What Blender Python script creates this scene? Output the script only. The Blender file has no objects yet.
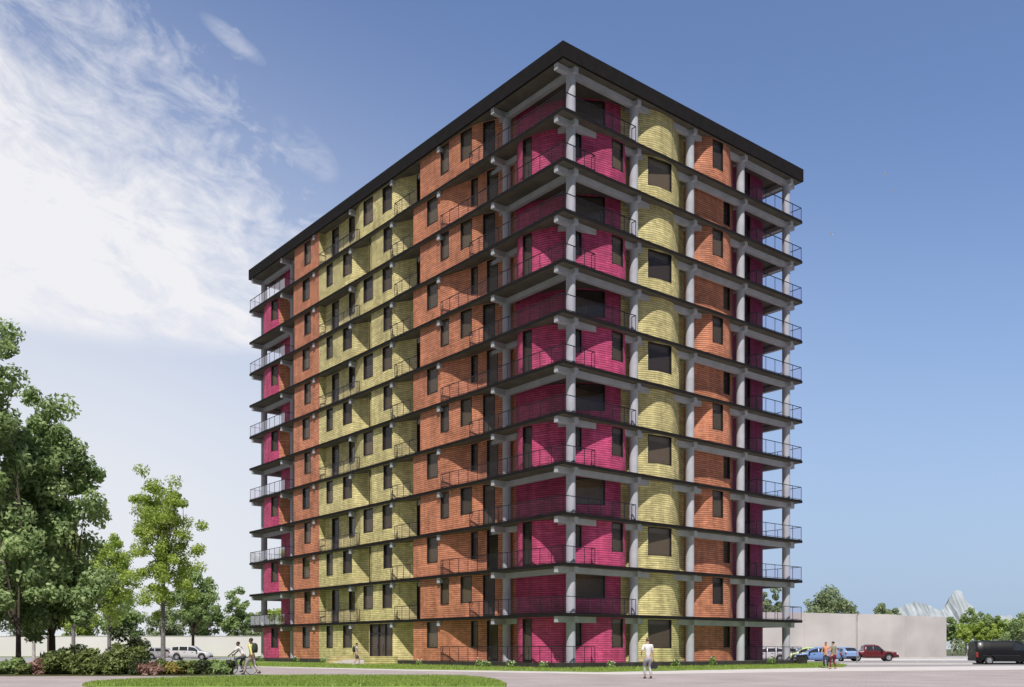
import bpy, math, random
import numpy as np
from mathutils import Vector, Matrix
random.seed(7)
R = math.radians
SC = bpy.context.scene
COL = SC.collection

# ------------------------------------------------------------------ helpers
def tag(o, label=None, cat=None, group=None, kind=None):
    if label: o['label'] = label
    if cat: o['category'] = cat
    if group: o['group'] = group
    if kind: o['kind'] = kind
    return o

def empty(name, loc=(0, 0, 0), rz=0.0, label=None, cat=None, group=None):
    o = bpy.data.objects.new(name, None)
    o.empty_display_size = .2
    COL.objects.link(o)
    o.location = loc
    o.rotation_euler = (0, 0, rz)
    return tag(o, label, cat, group)

class MB:
    """collects geometry and links it as one mesh object"""
    def __init__(s):
        s.v = []; s.f = []; s.uv = []; s.m = []; s.sm = []
    def face(s, pts, uv=None, mi=0, smooth=False):
        n = len(s.v)
        s.v += [tuple(p) for p in pts]
        s.f.append(tuple(range(n, n + len(pts))))
        s.uv.append(uv); s.m.append(mi); s.sm.append(smooth)
    def grid(s, rows, mi=0, smooth=True, close=False, flip=False):
        n = len(s.v); k = len(rows[0])
        for r_ in rows: s.v += [tuple(p) for p in r_]
        for i in range(len(rows) - 1):
            for j in range(k if close else k - 1):
                a = n + i*k + j; b = n + i*k + (j + 1) % k
                q = (a, b, b + k, a + k)
                s.f.append(q[::-1] if flip else q)
                s.uv.append(None); s.m.append(mi); s.sm.append(smooth)
    def box(s, x0, x1, y0, y1, z0, z1, mi=0):
        p = [(x0,y0,z0),(x1,y0,z0),(x1,y1,z0),(x0,y1,z0),(x0,y0,z1),(x1,y0,z1),(x1,y1,z1),(x0,y1,z1)]
        for q in ((0,3,2,1),(4,5,6,7),(0,1,5,4),(1,2,6,5),(2,3,7,6),(3,0,4,7)):
            s.face([p[i] for i in q], mi=mi)
    def bar(s, a, b, w, h, mi=0):
        """box bar from a to b, w wide, h high (centred)"""
        a = Vector(a); b = Vector(b); d = (b - a).normalized()
        up = Vector((0, 0, 1)) if abs(d.z) < .95 else Vector((1, 0, 0))
        sd = d.cross(up).normalized(); up = sd.cross(d)
        P = []
        for c in (a, b):
            for i, j in ((-1,-1),(1,-1),(1,1),(-1,1)):
                P.append(c + sd*(i*w/2) + up*(j*h/2))
        for q in ((0,1,2,3),(7,6,5,4),(0,4,5,1),(1,5,6,2),(2,6,7,3),(3,7,4,0)):
            s.face([P[i] for i in q], mi=mi)
    def tube(s, pts, rad, n=8, mi=0, cap=True, smooth=True):
        pts = [Vector(p) for p in pts]
        if not hasattr(rad, '__len__'): rad = [rad]*len(pts)
        rows = []
        for i, p in enumerate(pts):
            d = (pts[min(i+1, len(pts)-1)] - pts[max(i-1, 0)]).normalized()
            up = Vector((0,0,1)) if abs(d.z) < .9 else Vector((1,0,0))
            a = d.cross(up).normalized(); b = d.cross(a).normalized()
            rows.append([p + (a*math.cos(t) + b*math.sin(t))*rad[i] for t in [2*math.pi*k/n for k in range(n)]])
        s.grid(rows, mi, smooth, close=True)
        if cap:
            s.face(rows[0][::-1], mi=mi); s.face(rows[-1], mi=mi)
    def sphere(s, c, r, nu=12, nv=8, mi=0):
        if not hasattr(r, '__len__'): r = (r, r, r)
        rows = []
        for i in range(nv + 1):
            t = math.pi*i/nv
            rows.append([(c[0]+r[0]*math.sin(t)*math.cos(2*math.pi*k/nu), c[1]+r[1]*math.sin(t)*math.sin(2*math.pi*k/nu), c[2]-r[2]*math.cos(t)) for k in range(nu)])
        s.grid(rows, mi, True, close=True)
    def lathe(s, prof, c, axis='y', n=24, mi=0, smooth=False):
        rows = []
        for r_, h in prof:
            row = []
            for k in range(n):
                t = 2*math.pi*k/n
                a, b = r_*math.cos(t), r_*math.sin(t)
                row.append((c[0]+a, c[1]+h, c[2]+b) if axis == 'y' else (c[0]+a, c[1]+b, c[2]+h))
            rows.append(row)
        s.grid(rows, mi, smooth, close=True, flip=(axis == 'y'))
    def build(s, name, mat, parent=None, label=None, bevel=0):
        me = bpy.data.meshes.new(name)
        me.from_pydata(s.v, [], s.f)
        if any(u is not None for u in s.uv):
            ul = me.uv_layers.new(name='UVMap'); k = 0
            for f_, u in zip(s.f, s.uv):
                for i in range(len(f_)):
                    ul.data[k].uv = u[i] if u else (0, 0); k += 1
        for m_ in (mat if isinstance(mat, (list, tuple)) else [mat]): me.materials.append(m_)
        me.polygons.foreach_set('material_index', s.m)
        me.polygons.foreach_set('use_smooth', s.sm)
        me.update()
        o = bpy.data.objects.new(name, me)
        COL.objects.link(o)
        if parent: o.parent = parent
        if label: o['label'] = label
        if bevel:
            b = o.modifiers.new('bevel', 'BEVEL'); b.width = bevel; b.segments = 2; b.limit_method = 'ANGLE'
        return o

def copy_tree(o, parent=None):
    c = o.copy(); COL.objects.link(c)
    if parent: c.parent = parent
    for ch in list(o.children): copy_tree(ch, c)
    return c

# ------------------------------------------------------------------ materials
def mat(name, base, rough=.7, metal=0.0, noise=None, amp=.15, bump=0.0, bscale=None, spec=.5, coat=0.0, coord='Object'):
    m = bpy.data.materials.new(name); m.use_nodes = True
    nt = m.node_tree; N = nt.nodes; Lk = nt.links
    p = N['Principled BSDF']
    p.inputs['Base Color'].default_value = (*base, 1)
    p.inputs['Roughness'].default_value = rough
    p.inputs['Metallic'].default_value = metal
    p.inputs['Specular IOR Level'].default_value = spec
    p.inputs['Coat Weight'].default_value = coat
    if noise:
        tc = N.new('ShaderNodeTexCoord'); nz = N.new('ShaderNodeTexNoise')
        nz.inputs['Scale'].default_value = noise; nz.inputs['Detail'].default_value = 6
        Lk.new(tc.outputs[coord], nz.inputs['Vector'])
        mr = N.new('ShaderNodeMapRange')
        mr.inputs['From Min'].default_value = .3; mr.inputs['From Max'].default_value = .7
        mr.inputs['To Min'].default_value = 1-amp; mr.inputs['To Max'].default_value = 1+amp
        Lk.new(nz.outputs['Fac'], mr.inputs['Value'])
        mx = N.new('ShaderNodeVectorMath'); mx.operation = 'SCALE'
        mx.inputs[0].default_value = base
        Lk.new(mr.outputs[0], mx.inputs['Scale'])
        Lk.new(mx.outputs[0], p.inputs['Base Color'])
        if bump:
            n2 = N.new('ShaderNodeTexNoise'); n2.inputs['Scale'].default_value = bscale or noise*6; n2.inputs['Detail'].default_value = 4
            Lk.new(tc.outputs[coord], n2.inputs['Vector'])
            bp = N.new('ShaderNodeBump'); bp.inputs['Strength'].default_value = bump; bp.inputs['Distance'].default_value = .02
            Lk.new(n2.outputs['Fac'], bp.inputs['Height']); Lk.new(bp.outputs[0], p.inputs['Normal'])
    return m

def brick(name, c1, c2, mortar):
    m = bpy.data.materials.new(name); m.use_nodes = True
    nt = m.node_tree; N = nt.nodes; Lk = nt.links; p = N['Principled BSDF']
    tc = N.new('ShaderNodeTexCoord')
    wob = N.new('ShaderNodeTexNoise'); wob.inputs['Scale'].default_value = 1.3; wob.inputs['Detail'].default_value = 2
    Lk.new(tc.outputs['UV'], wob.inputs['Vector'])
    ws = N.new('ShaderNodeVectorMath'); ws.operation = 'SCALE'; ws.inputs['Scale'].default_value = .05
    Lk.new(wob.outputs['Color'], ws.inputs[0])
    ad = N.new('ShaderNodeVectorMath'); ad.operation = 'ADD'
    Lk.new(tc.outputs['UV'], ad.inputs[0]); Lk.new(ws.outputs[0], ad.inputs[1])
    def tex(bw, ms, ca, cb, cm):
        b = N.new('ShaderNodeTexBrick'); b.inputs['Scale'].default_value = 1
        b.inputs['Brick Width'].default_value = bw; b.inputs['Row Height'].default_value = .155
        b.inputs['Mortar Size'].default_value = ms; b.inputs['Mortar Smooth'].default_value = .5; b.inputs['Bias'].default_value = 0
        b.inputs['Color1'].default_value = (*ca, 1); b.inputs['Color2'].default_value = (*cb, 1); b.inputs['Mortar'].default_value = (*cm, 1)
        Lk.new(ad.outputs[0], b.inputs['Vector']); return b
    b0 = tex(.42, 0, (1.14, 1.14, 1.14), (.82, .82, .82), (1, 1, 1))
    b = tex(9.3, .021, c1, c2, mortar)
    mu = N.new('ShaderNodeMix'); mu.data_type = 'RGBA'; mu.blend_type = 'MULTIPLY'; mu.inputs['Factor'].default_value = 1
    Lk.new(b.outputs['Color'], mu.inputs['A']); Lk.new(b0.outputs['Color'], mu.inputs['B'])
    nz = N.new('ShaderNodeTexNoise'); nz.inputs['Scale'].default_value = .55; nz.inputs['Detail'].default_value = 7; nz.inputs['Roughness'].default_value = .65
    Lk.new(tc.outputs['Object'], nz.inputs['Vector'])
    mr = N.new('ShaderNodeMapRange'); mr.inputs['From Min'].default_value = .3; mr.inputs['From Max'].default_value = .7
    mr.inputs['To Min'].default_value = .70; mr.inputs['To Max'].default_value = 1.2
    Lk.new(nz.outputs['Fac'], mr.inputs['Value'])
    sc = N.new('ShaderNodeVectorMath'); sc.operation = 'SCALE'
    mp = N.new('ShaderNodeMapping'); mp.inputs['Scale'].default_value = (1.6, .22, 1); Lk.new(tc.outputs['UV'], mp.inputs['Vector'])
    n3 = N.new('ShaderNodeTexNoise'); n3.inputs['Scale'].default_value = 1.4; n3.inputs['Detail'].default_value = 5; Lk.new(mp.outputs[0], n3.inputs['Vector'])
    m3 = N.new('ShaderNodeMapRange'); m3.inputs['From Min'].default_value = .35; m3.inputs['From Max'].default_value = .65; m3.inputs['To Min'].default_value = .84; m3.inputs['To Max'].default_value = 1.1
    Lk.new(n3.outputs['Fac'], m3.inputs['Value'])
    oi = N.new('ShaderNodeObjectInfo'); m4 = N.new('ShaderNodeMapRange'); m4.inputs['To Min'].default_value = .93; m4.inputs['To Max'].default_value = 1.06; Lk.new(oi.outputs['Random'], m4.inputs['Value'])
    p1 = N.new('ShaderNodeMath'); p1.operation = 'MULTIPLY'; Lk.new(mr.outputs[0], p1.inputs[0]); Lk.new(m3.outputs[0], p1.inputs[1])
    p2 = N.new('ShaderNodeMath'); p2.operation = 'MULTIPLY'; Lk.new(p1.outputs[0], p2.inputs[0]); Lk.new(m4.outputs[0], p2.inputs[1])
    Lk.new(mu.outputs['Result'], sc.inputs[0]); Lk.new(p2.outputs[0], sc.inputs['Scale'])
    Lk.new(sc.outputs[0], p.inputs['Base Color'])
    p.inputs['Roughness'].default_value = .6; p.inputs['Specular IOR Level'].default_value = .35
    bp = N.new('ShaderNodeBump'); bp.inputs['Strength'].default_value = .9; bp.inputs['Distance'].default_value = .03; bp.invert = True
    Lk.new(b.outputs['Fac'], bp.inputs['Height']); Lk.new(bp.outputs[0], p.inputs['Normal'])
    return m

def glass(name, tint, refl=.12, rough=.03, haze=0.0, ior=1.45, hazecol=(.8, .8, .85)):
    m = bpy.data.materials.new(name); m.use_nodes = True
    nt = m.node_tree; N = nt.nodes; Lk = nt.links
    N.remove(N['Principled BSDF']); out = N['Material Output']
    tr = N.new('ShaderNodeBsdfTransparent'); tr.inputs['Color'].default_value = (*tint, 1)
    gl = N.new('ShaderNodeBsdfGlossy'); gl.inputs['Roughness'].default_value = rough; gl.inputs['Color'].default_value = (.9, .9, .95, 1)
    fr = N.new('ShaderNodeFresnel'); fr.inputs['IOR'].default_value = ior
    ad = N.new('ShaderNodeMath'); ad.operation = 'ADD'; ad.inputs[1].default_value = refl; ad.use_clamp = True
    if ior < 1.4:
        hf = N.new('ShaderNodeMath'); hf.operation = 'MULTIPLY'; hf.inputs[1].default_value = .4; Lk.new(fr.outputs[0], hf.inputs[0]); Lk.new(hf.outputs[0], ad.inputs[0])
    else: Lk.new(fr.outputs[0], ad.inputs[0])
    mx = N.new('ShaderNodeMixShader'); Lk.new(ad.outputs[0], mx.inputs[0]); Lk.new(tr.outputs[0], mx.inputs[1]); Lk.new(gl.outputs[0], mx.inputs[2])
    last = mx
    if haze:
        df = N.new('ShaderNodeBsdfDiffuse'); df.inputs['Color'].default_value = (*hazecol, 1)
        if haze > .1:
            oi = N.new('ShaderNodeObjectInfo'); hm = N.new('ShaderNodeMix'); hm.data_type = 'RGBA'
            hm.inputs['A'].default_value = (hazecol[0]*.45, hazecol[1]*.45, hazecol[2]*.5, 1); hm.inputs['B'].default_value = (hazecol[0]*1.75, hazecol[1]*1.6, hazecol[2]*1.25, 1)
            Lk.new(oi.outputs['Random'], hm.inputs['Factor']); Lk.new(hm.outputs['Result'], df.inputs['Color'])
        m2 = N.new('ShaderNodeMixShader'); m2.inputs[0].default_value = haze
        Lk.new(mx.outputs[0], m2.inputs[1]); Lk.new(df.outputs[0], m2.inputs[2]); last = m2
    Lk.new(last.outputs[0], out.inputs['Surface'])
    return m

def leafmat(name, dark, light, trans=.35, nscale=.5):
    m = bpy.data.materials.new(name); m.use_nodes = True
    nt = m.node_tree; N = nt.nodes; Lk = nt.links
    N.remove(N['Principled BSDF']); out = N['Material Output']
    ge = N.new('ShaderNodeNewGeometry'); tc = N.new('ShaderNodeTexCoord')
    nz = N.new('ShaderNodeTexNoise'); nz.inputs['Scale'].default_value = nscale; nz.inputs['Detail'].default_value = 3
    Lk.new(tc.outputs['Object'], nz.inputs['Vector'])
    a = N.new('ShaderNodeMath'); a.operation = 'MULTIPLY_ADD'; a.inputs[1].default_value = .5
    Lk.new(ge.outputs['Random Per Island'], a.inputs[0])
    mr = N.new('ShaderNodeMapRange'); mr.inputs['From Min'].default_value = .3; mr.inputs['From Max'].default_value = .7; mr.inputs['To Min'].default_value = 0; mr.inputs['To Max'].default_value = .5
    Lk.new(nz.outputs['Fac'], mr.inputs['Value']); Lk.new(mr.outputs[0], a.inputs[2])
    cr = N.new('ShaderNodeMix'); cr.data_type = 'RGBA'
    Lk.new(a.outputs[0], cr.inputs['Factor'])
    cr.inputs['A'].default_value = (*dark, 1); cr.inputs['B'].default_value = (*light, 1)
    d = N.new('ShaderNodeBsdfPrincipled'); d.inputs['Roughness'].default_value = .5; d.inputs['Specular IOR Level'].default_value = .3
    Lk.new(cr.outputs['Result'], d.inputs['Base Color'])
    t = N.new('ShaderNodeBsdfTranslucent'); Lk.new(cr.outputs['Result'], t.inputs['Color'])
    mx = N.new('ShaderNodeMixShader'); mx.inputs[0].default_value = trans
    Lk.new(d.outputs[0], mx.inputs[1]); Lk.new(t.outputs[0], mx.inputs[2]); Lk.new(mx.outputs[0], out.inputs['Surface'])
    return m

M = {}
M['pink'] = brick('pink_brick', (.62, .088, .215), (.58, .076, .196), (.18, .018, .055))
M['pink_shaded'] = brick('pink_brick_shaded', (.34, .045, .150), (.31, .040, .138), (.11, .012, .045))  # pink brick darkened: shade of the right end wall put into its colour
M['orange'] = brick('orange_brick', (.67, .275, .160), (.63, .248, .140), (.19, .055, .030))
M['yellow'] = brick('yellow_brick', (.75, .665, .325), (.70, .61, .285), (.27, .215, .08))
M['conc'] = mat('column_concrete', (.44, .45, .50), .75, noise=1.2, amp=.12, bump=.15)
M['slab'] = mat('dark_slab', (.105, .093, .078), .8, noise=.8, amp=.25, bump=.1)
M['fascia'] = mat('dark_fascia', (.014, .0125, .0135), .9, noise=1.5, amp=.2, spec=.15)
M['plinth'] = mat('dark_plinth', (.035, .032, .03), .85, noise=2, amp=.4, bump=.3)
M['frame'] = mat('window_frame_paint', (.018, .016, .018), .45, noise=3, amp=.2)
M['rail'] = mat('railing_metal', (.035, .035, .045), .4, .6, noise=5, amp=.2)
M['pane'] = glass('window_glass', (.80, .74, .68), .03, haze=.24, hazecol=(.30, .25, .225))
M['railglass'] = glass('railing_glass', (.95, .93, .97), .0, haze=.010, ior=1.25)
M['core'] = mat('interior_plaster', (.66, .53, .38), .9, noise=.7, amp=.2)
M['paving'] = mat('concrete_paving', (.56, .525, .51), .9, noise=.8, amp=.10, bump=.2)

# ------------------------------------------------------------------ camera, light, sky
cam = bpy.data.cameras.new('camera'); co = bpy.data.objects.new('camera', cam); COL.objects.link(co)
co.location = (0, 0, 1.35); co.rotation_euler = (R(90), 0, 0)
cam.sensor_width = 36; cam.lens = 960.7/1024*36; cam.shift_y = 305/1024
cam.clip_start = .5; cam.clip_end = 6000
SC.camera = co
SC.view_settings.view_transform = 'Standard'; SC.view_settings.look = 'None'; SC.view_settings.exposure = 0; SC.view_settings.gamma = 1
TH = .6822; CX, CY = 3.326, 62.654
rv = Vector((math.cos(TH), math.sin(TH), 0)); lv = Vector((-math.sin(TH), math.cos(TH), 0))
EL = R(57)
h_ = (-.655*rv - .755*lv).normalized()
sd = Vector((h_.x*math.cos(EL), h_.y*math.cos(EL), math.sin(EL)))
sun = bpy.data.lights.new('sun', 'SUN'); sun.energy = 5.0; sun.angle = R(1.1); sun.color = (1, .955, .89)
so = bpy.data.objects.new('sun', sun); COL.objects.link(so); so.rotation_euler = sd.to_track_quat('Z', 'Y').to_euler(); so.location = (0, -20, 60)

w = bpy.data.worlds.new('World'); SC.world = w; w.use_nodes = True
nt = w.node_tree; N = nt.nodes; Lk = nt.links
bg = N['Background']; bg.inputs['Strength'].default_value = .092
sky = N.new('ShaderNodeTexSky'); sky.sky_type = 'NISHITA'; sky.sun_disc = False
sky.sun_elevation = EL; sky.sun_rotation = math.atan2(sd.x, sd.y); sky.air_density = 1.0; sky.dust_density = 1.4; sky.ozone_density = 1.0
tc = N.new('ShaderNodeTexCoord'); sep = N.new('ShaderNodeSeparateXYZ'); Lk.new(tc.outputs['Generated'], sep.inputs[0])
def math_(op, a, b=None, c=None, clamp=False):
    n = N.new('ShaderNodeMath'); n.operation = op; n.use_clamp = clamp
    for i, x in enumerate((a, b, c)):
        if x is None: continue
        if isinstance(x, (int, float)): n.inputs[i].default_value = x
        else: Lk.new(x, n.inputs[i])
    return n.outputs[0]
def remap(x, a, b, c, d, smooth=True):
    n = N.new('ShaderNodeMapRange'); n.interpolation_type = 'SMOOTHSTEP' if smooth else 'LINEAR'
    for k, v in zip(('From Min', 'From Max', 'To Min', 'To Max'), (a, b, c, d)): n.inputs[k].default_value = v
    Lk.new(x, n.inputs['Value']); return n.outputs[0]
X, Y, Z = sep.outputs
# cloud sheet: direction projected on a level plane high above
zz = math_('MAXIMUM', Z, .06)
px_ = math_('DIVIDE', X, zz); py_ = math_('DIVIDE', Y, zz)
cmb = N.new('ShaderNodeCombineXYZ'); Lk.new(X, cmb.inputs[0]); Lk.new(math_('MULTIPLY_ADD', Y, .35, Z), cmb.inputs[1])
def cloudnoise(scale, rot, stretch, detail, rough=.55, dist=.3, loc=(0, 0, 0)):
    mp = N.new('ShaderNodeMapping'); mp.inputs['Rotation'].default_value = (0, 0, R(rot)); mp.inputs['Scale'].default_value = (stretch, 1, 1); mp.inputs['Location'].default_value = loc
    Lk.new(cmb.outputs[0], mp.inputs['Vector'])
    n = N.new('ShaderNodeTexNoise'); n.inputs['Scale'].default_value = scale; n.inputs['Detail'].default_value = detail; n.inputs['Roughness'].default_value = rough; n.inputs['Distortion'].default_value = dist
    Lk.new(mp.outputs[0], n.inputs['Vector']); return n.outputs['Fac']
big = cloudnoise(5, 25, 1, 4)
rip = cloudnoise(36, 48, .48, 6, .66, .6)
fine = cloudnoise(60, 40, .45, 5, .6, .5)
edge = math_('SUBTRACT', math_('MULTIPLY_ADD', Z, -1.27, .38), X)          # >0 inside the bank of cloud on the left
edge = math_('ADD', edge, math_('MULTIPLY_ADD', big, .4, -.2))
m1 = remap(edge, -.16, .22, 0, 1)
low = remap(Z, .265, .365, 0, 1)
mask = math_('MULTIPLY', m1, low)
tex = math_('ADD', math_('MULTIPLY', rip, .65), math_('MULTIPLY', fine, .35))
solid = remap(math_('MULTIPLY_ADD', Z, -.5, math_('ADD', edge, .22)), .05, .50, 0, 1)
th_ = math_('ADD', math_('MULTIPLY_ADD', mask, -.28, .63), math_('MULTIPLY', solid, -.34))
dens = math_('SUBTRACT', tex, th_)
dens = math_('MULTIPLY', dens, 3.1, clamp=True)
dens = math_('MULTIPLY', dens, remap(mask, 0, .25, 0, 1), clamp=True)
# one small separate cloud
def blob(cx, cz, rx, rz):
    a = math_('DIVIDE', math_('SUBTRACT', X, cx), rx); b = math_('DIVIDE', math_('SUBTRACT', math_('MULTIPLY_ADD', math_('SUBTRACT', X, cx), .45, Z), cz), rz)
    r2 = math_('ADD', math_('MULTIPLY', a, a), math_('MULTIPLY', b, b))
    return math_('SUBTRACT', 1, r2, clamp=True)
b1 = math_('MULTIPLY', blob(-.238, .520, .026, .009), math_('MULTIPLY_ADD', fine, 2.2, -.75), clamp=True)
b2 = math_('MULTIPLY', blob(-.187, .452, .03, .02), math_('MULTIPLY_ADD', fine, 2.4, -.95), clamp=True)
dens = math_('MAXIMUM', dens, math_('MULTIPLY', math_('MAXIMUM', b1, b2), .62))
# haze: paler low down, more on the left
hz = remap(math_('MULTIPLY_ADD', X, .22, Z), .0, .58, .97, 0)
lr = remap(X, -.38, .36, 0, 1)
hc = N.new('ShaderNodeMix'); hc.data_type = 'RGBA'; Lk.new(lr, hc.inputs['Factor'])
hc.inputs['A'].default_value = (8.7, 8.9, 9.4, 1); hc.inputs['B'].default_value = (4.2, 5.6, 7.8, 1)
mixh = N.new('ShaderNodeMix'); mixh.data_type = 'RGBA'
Lk.new(hz, mixh.inputs['Factor'])
tint = N.new('ShaderNodeMix'); tint.data_type = 'RGBA'; tint.blend_type = 'MULTIPLY'; tint.inputs['Factor'].default_value = 1
Lk.new(sky.outputs[0], tint.inputs['A']); tint.inputs['B'].default_value = (1.46, 1.53, 1.80, 1)
Lk.new(tint.outputs['Result'], mixh.inputs['A']); Lk.new(hc.outputs['Result'], mixh.inputs['B'])
mixc = N.new('ShaderNodeMix'); mixc.data_type = 'RGBA'
Lk.new(dens, mixc.inputs['Factor']); Lk.new(mixh.outputs['Result'], mixc.inputs['A']); mixc.inputs['B'].default_value = (9.5, 9.5, 9.9, 1)
back = N.new('ShaderNodeVectorMath'); back.operation = 'SCALE'
Lk.new(mixc.outputs['Result'], back.inputs[0]); Lk.new(remap(Y, .0, .66, .30, 1), back.inputs['Scale'])
Lk.new(back.outputs[0], bg.inputs['Color'])

# ------------------------------------------------------------------ ground
def sheet(name, pts, z, m, kind='structure', thick=0):
    b = MB(); b.face([(x, y, z) for x, y in pts])
    if thick:
        n = len(pts)
        for i in range(n):
            (x0, y0), (x1, y1) = pts[i], pts[(i+1) % n]
            b.face([(x0, y0, z-thick), (x1, y1, z-thick), (x1, y1, z), (x0, y0, z)])
    o = b.build(name, m); tag(o, kind=kind); return o
M['field'] = mat('field_grass', (.085, .10, .04), .95, noise=.03, amp=.3, bump=.3, bscale=2)
M['asphalt'] = mat('grey_asphalt', (.30, .29, .295), .95, noise=.15, amp=.16, bump=.25, bscale=20)
M['grass'] = mat('lawn_green', (.16, .25, .045), .95, noise=1.4, amp=.35, bump=.8, bscale=14)
M['soil'] = mat('bed_soil', (.075, .075, .03), .95, noise=1.5, amp=.4, bump=.6)

def pavers(name, c1, c2, mort, bw, rh):
    m = bpy.data.materials.new(name); m.use_nodes = True
    nt = m.node_tree; N = nt.nodes; Lk = nt.links; p = N['Principled BSDF']; p.inputs['Roughness'].default_value = .9
    tc = N.new('ShaderNodeTexCoord')
    mp = N.new('ShaderNodeMapping'); mp.inputs['Rotation'].default_value = (0, 0, R(39)); Lk.new(tc.outputs['Object'], mp.inputs['Vector'])
    b = N.new('ShaderNodeTexBrick'); b.inputs['Scale'].default_value = 1; b.inputs['Brick Width'].default_value = bw; b.inputs['Row Height'].default_value = rh
    b.inputs['Mortar Size'].default_value = .012; b.inputs['Color1'].default_value = (*c1, 1); b.inputs['Color2'].default_value = (*c2, 1); b.inputs['Mortar'].default_value = (*mort, 1)
    Lk.new(mp.outputs[0], b.inputs['Vector'])
    nz = N.new('ShaderNodeTexNoise'); nz.inputs['Scale'].default_value = .35; nz.inputs['Detail'].default_value = 7
    Lk.new(tc.outputs['Object'], nz.inputs['Vector'])
    mr = N.new('ShaderNodeMapRange'); mr.inputs['From Min'].default_value = .3; mr.inputs['From Max'].default_value = .7; mr.inputs['To Min'].default_value = .85; mr.inputs['To Max'].default_value = 1.12
    Lk.new(nz.outputs['Fac'], mr.inputs['Value'])
    sc = N.new('ShaderNodeVectorMath'); sc.operation = 'SCALE'; Lk.new(b.outputs['Color'], sc.inputs[0]); Lk.new(mr.outputs[0], sc.inputs['Scale'])
    Lk.new(sc.outputs[0], p.inputs['Base Color'])
    return m
M['pavers'] = pavers('plaza_pavers', (.40, .345, .34), (.36, .31, .31), (.25, .215, .215), .6, .3)

sheet('ground', [(-3000, -60), (3000, -60), (3000, 5000), (-3000, 5000)], -.03, M['field'])
sheet('parking_ground', [(-150, 20), (160, 20), (160, 175), (-150, 175)], 0, M['asphalt'])
sheet('plaza', [(-50, 22), (110, 22), (110, 66), (38, 66), (24, 60), (6, 50), (-6, 58.5), (-18, 69), (-13, 47), (-50, 45)], .006, M['pavers'])
SW = [(-19.4, 72.6), (-7.2, 61.8), (5, 54.3), (23.4, 68.1), (38, 73.5), (110, 84), (110, 66), (38, 63.5), (30.6, 60.0), (19.2, 56.3), (5.5, 49.2), (-6.9, 58.2), (-19.6, 70.6)]
sheet('sidewalk', SW, .012, M['paving'])
BL = [(5, 54.3), (23.4, 68.1), (26.5, 76), (29, 90), (10, 128), (-36, 108), (-32, 86), (-19.3, 72.4), (-7.2, 61.8)]
sheet('building_lawn', BL, .05, M['grass'], thick=.06)
FL = [(-.3, 22), (-.2, 34.3), (-.5, 38), (-1.2, 42), (-2.3, 44.4), (-3.6, 45.3), (-9, 45.6), (-12, 45.0), (-14.3, 42.4), (-15.7, 39.8), (-16.2, 37.2), (-15.3, 34.2), (-13, 31), (-9, 22)]
sheet('front_lawn', FL[::-1], .05, M['grass'], thick=.06)
BED = [(-60, 45.6), (-30, 45.9), (-15.2, 47.2), (-14.2, 48.8), (-15.5, 52), (-22, 60), (-34, 67), (-60, 68)]
sheet('planting_bed', BED, .04, M['soil'], thick=.06)
sheet('grass_verge', [(-150, 152), (-24, 152), (-24, 163), (-150, 163)], .03, M['grass'])
M['line'] = mat('road_paint', (.62, .60, .58), .8, noise=2, amp=.15)
lb = MB()
for k in range(9):
    x0 = 27 + 2.9*k
    lb.face([(x0, 98, .005), (x0+.14, 98, .005), (x0+2.1, 103.5, .005), (x0+1.96, 103.5, .005)])
lb.face([(22, 97.2, .005), (90, 99.6, .005), (90, 99.9, .005), (22, 97.5, .005)])
tag(lb.build('parking_marking', M['line']), kind='structure')
sheet('road_kerb', [(26, 80.0), (120, 90.0), (120, 90.5), (26, 80.5)], .13, M['paving'], thick=.14)
sheet('parking_apron', [(26, 106), (150, 118), (150, 138), (26, 126)], .004, M['paving'])

# ------------------------------------------------------------------ the tower
W_, L_ = 26.67, 48.9
PA, PB = 1.42, .80          # column-axis offsets from the long / the short visible slab edge
BX = [PA + 6.03*q for q in range(5)]
BY = [PB + 6.7974*k for k in range(8)]
T = empty('apartment_tower', (CX, CY, 0), TH, 'twelve storey apartment tower with wavy pink, orange and yellow brick bands', 'building')

def catmull(P, n=6):
    if len(P) < 3: return list(P)
    out = []
    for i in range(len(P)-1):
        p0 = P[i-1] if i > 0 else (2*P[0][0]-P[1][0], 2*P[0][1]-P[1][1])
        p1, p2 = P[i], P[i+1]
        p3 = P[i+2] if i+2 < len(P) else (2*P[-1][0]-P[-2][0], 2*P[-1][1]-P[-2][1])
        for k in range(n):
            t = k/n
            out.append(tuple(.5*(2*p1[a]+(p2[a]-p0[a])*t+(2*p0[a]-5*p1[a]+4*p2[a]-p3[a])*t*t+(-p0[a]+3*p1[a]-3*p2[a]+p3[a])*t**3) for a in (0, 1)))
    out.append(P[-1]); return out
def path(subs):
    out = []
    for s in subs:
        q = catmull(s)
        if out and abs(out[-1][0]-q[0][0])+abs(out[-1][1]-q[0][1]) < 1e-6: q = q[1:]
        out += q
    return out
PINK_R=[[(19.35,1.42),(20,1.7),(21,1.8),(23.2,1.9),(24.3,2.2),(24.9,3.2),(25.1,5)],[(25.1,5),(25.1,44.)]]
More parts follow.
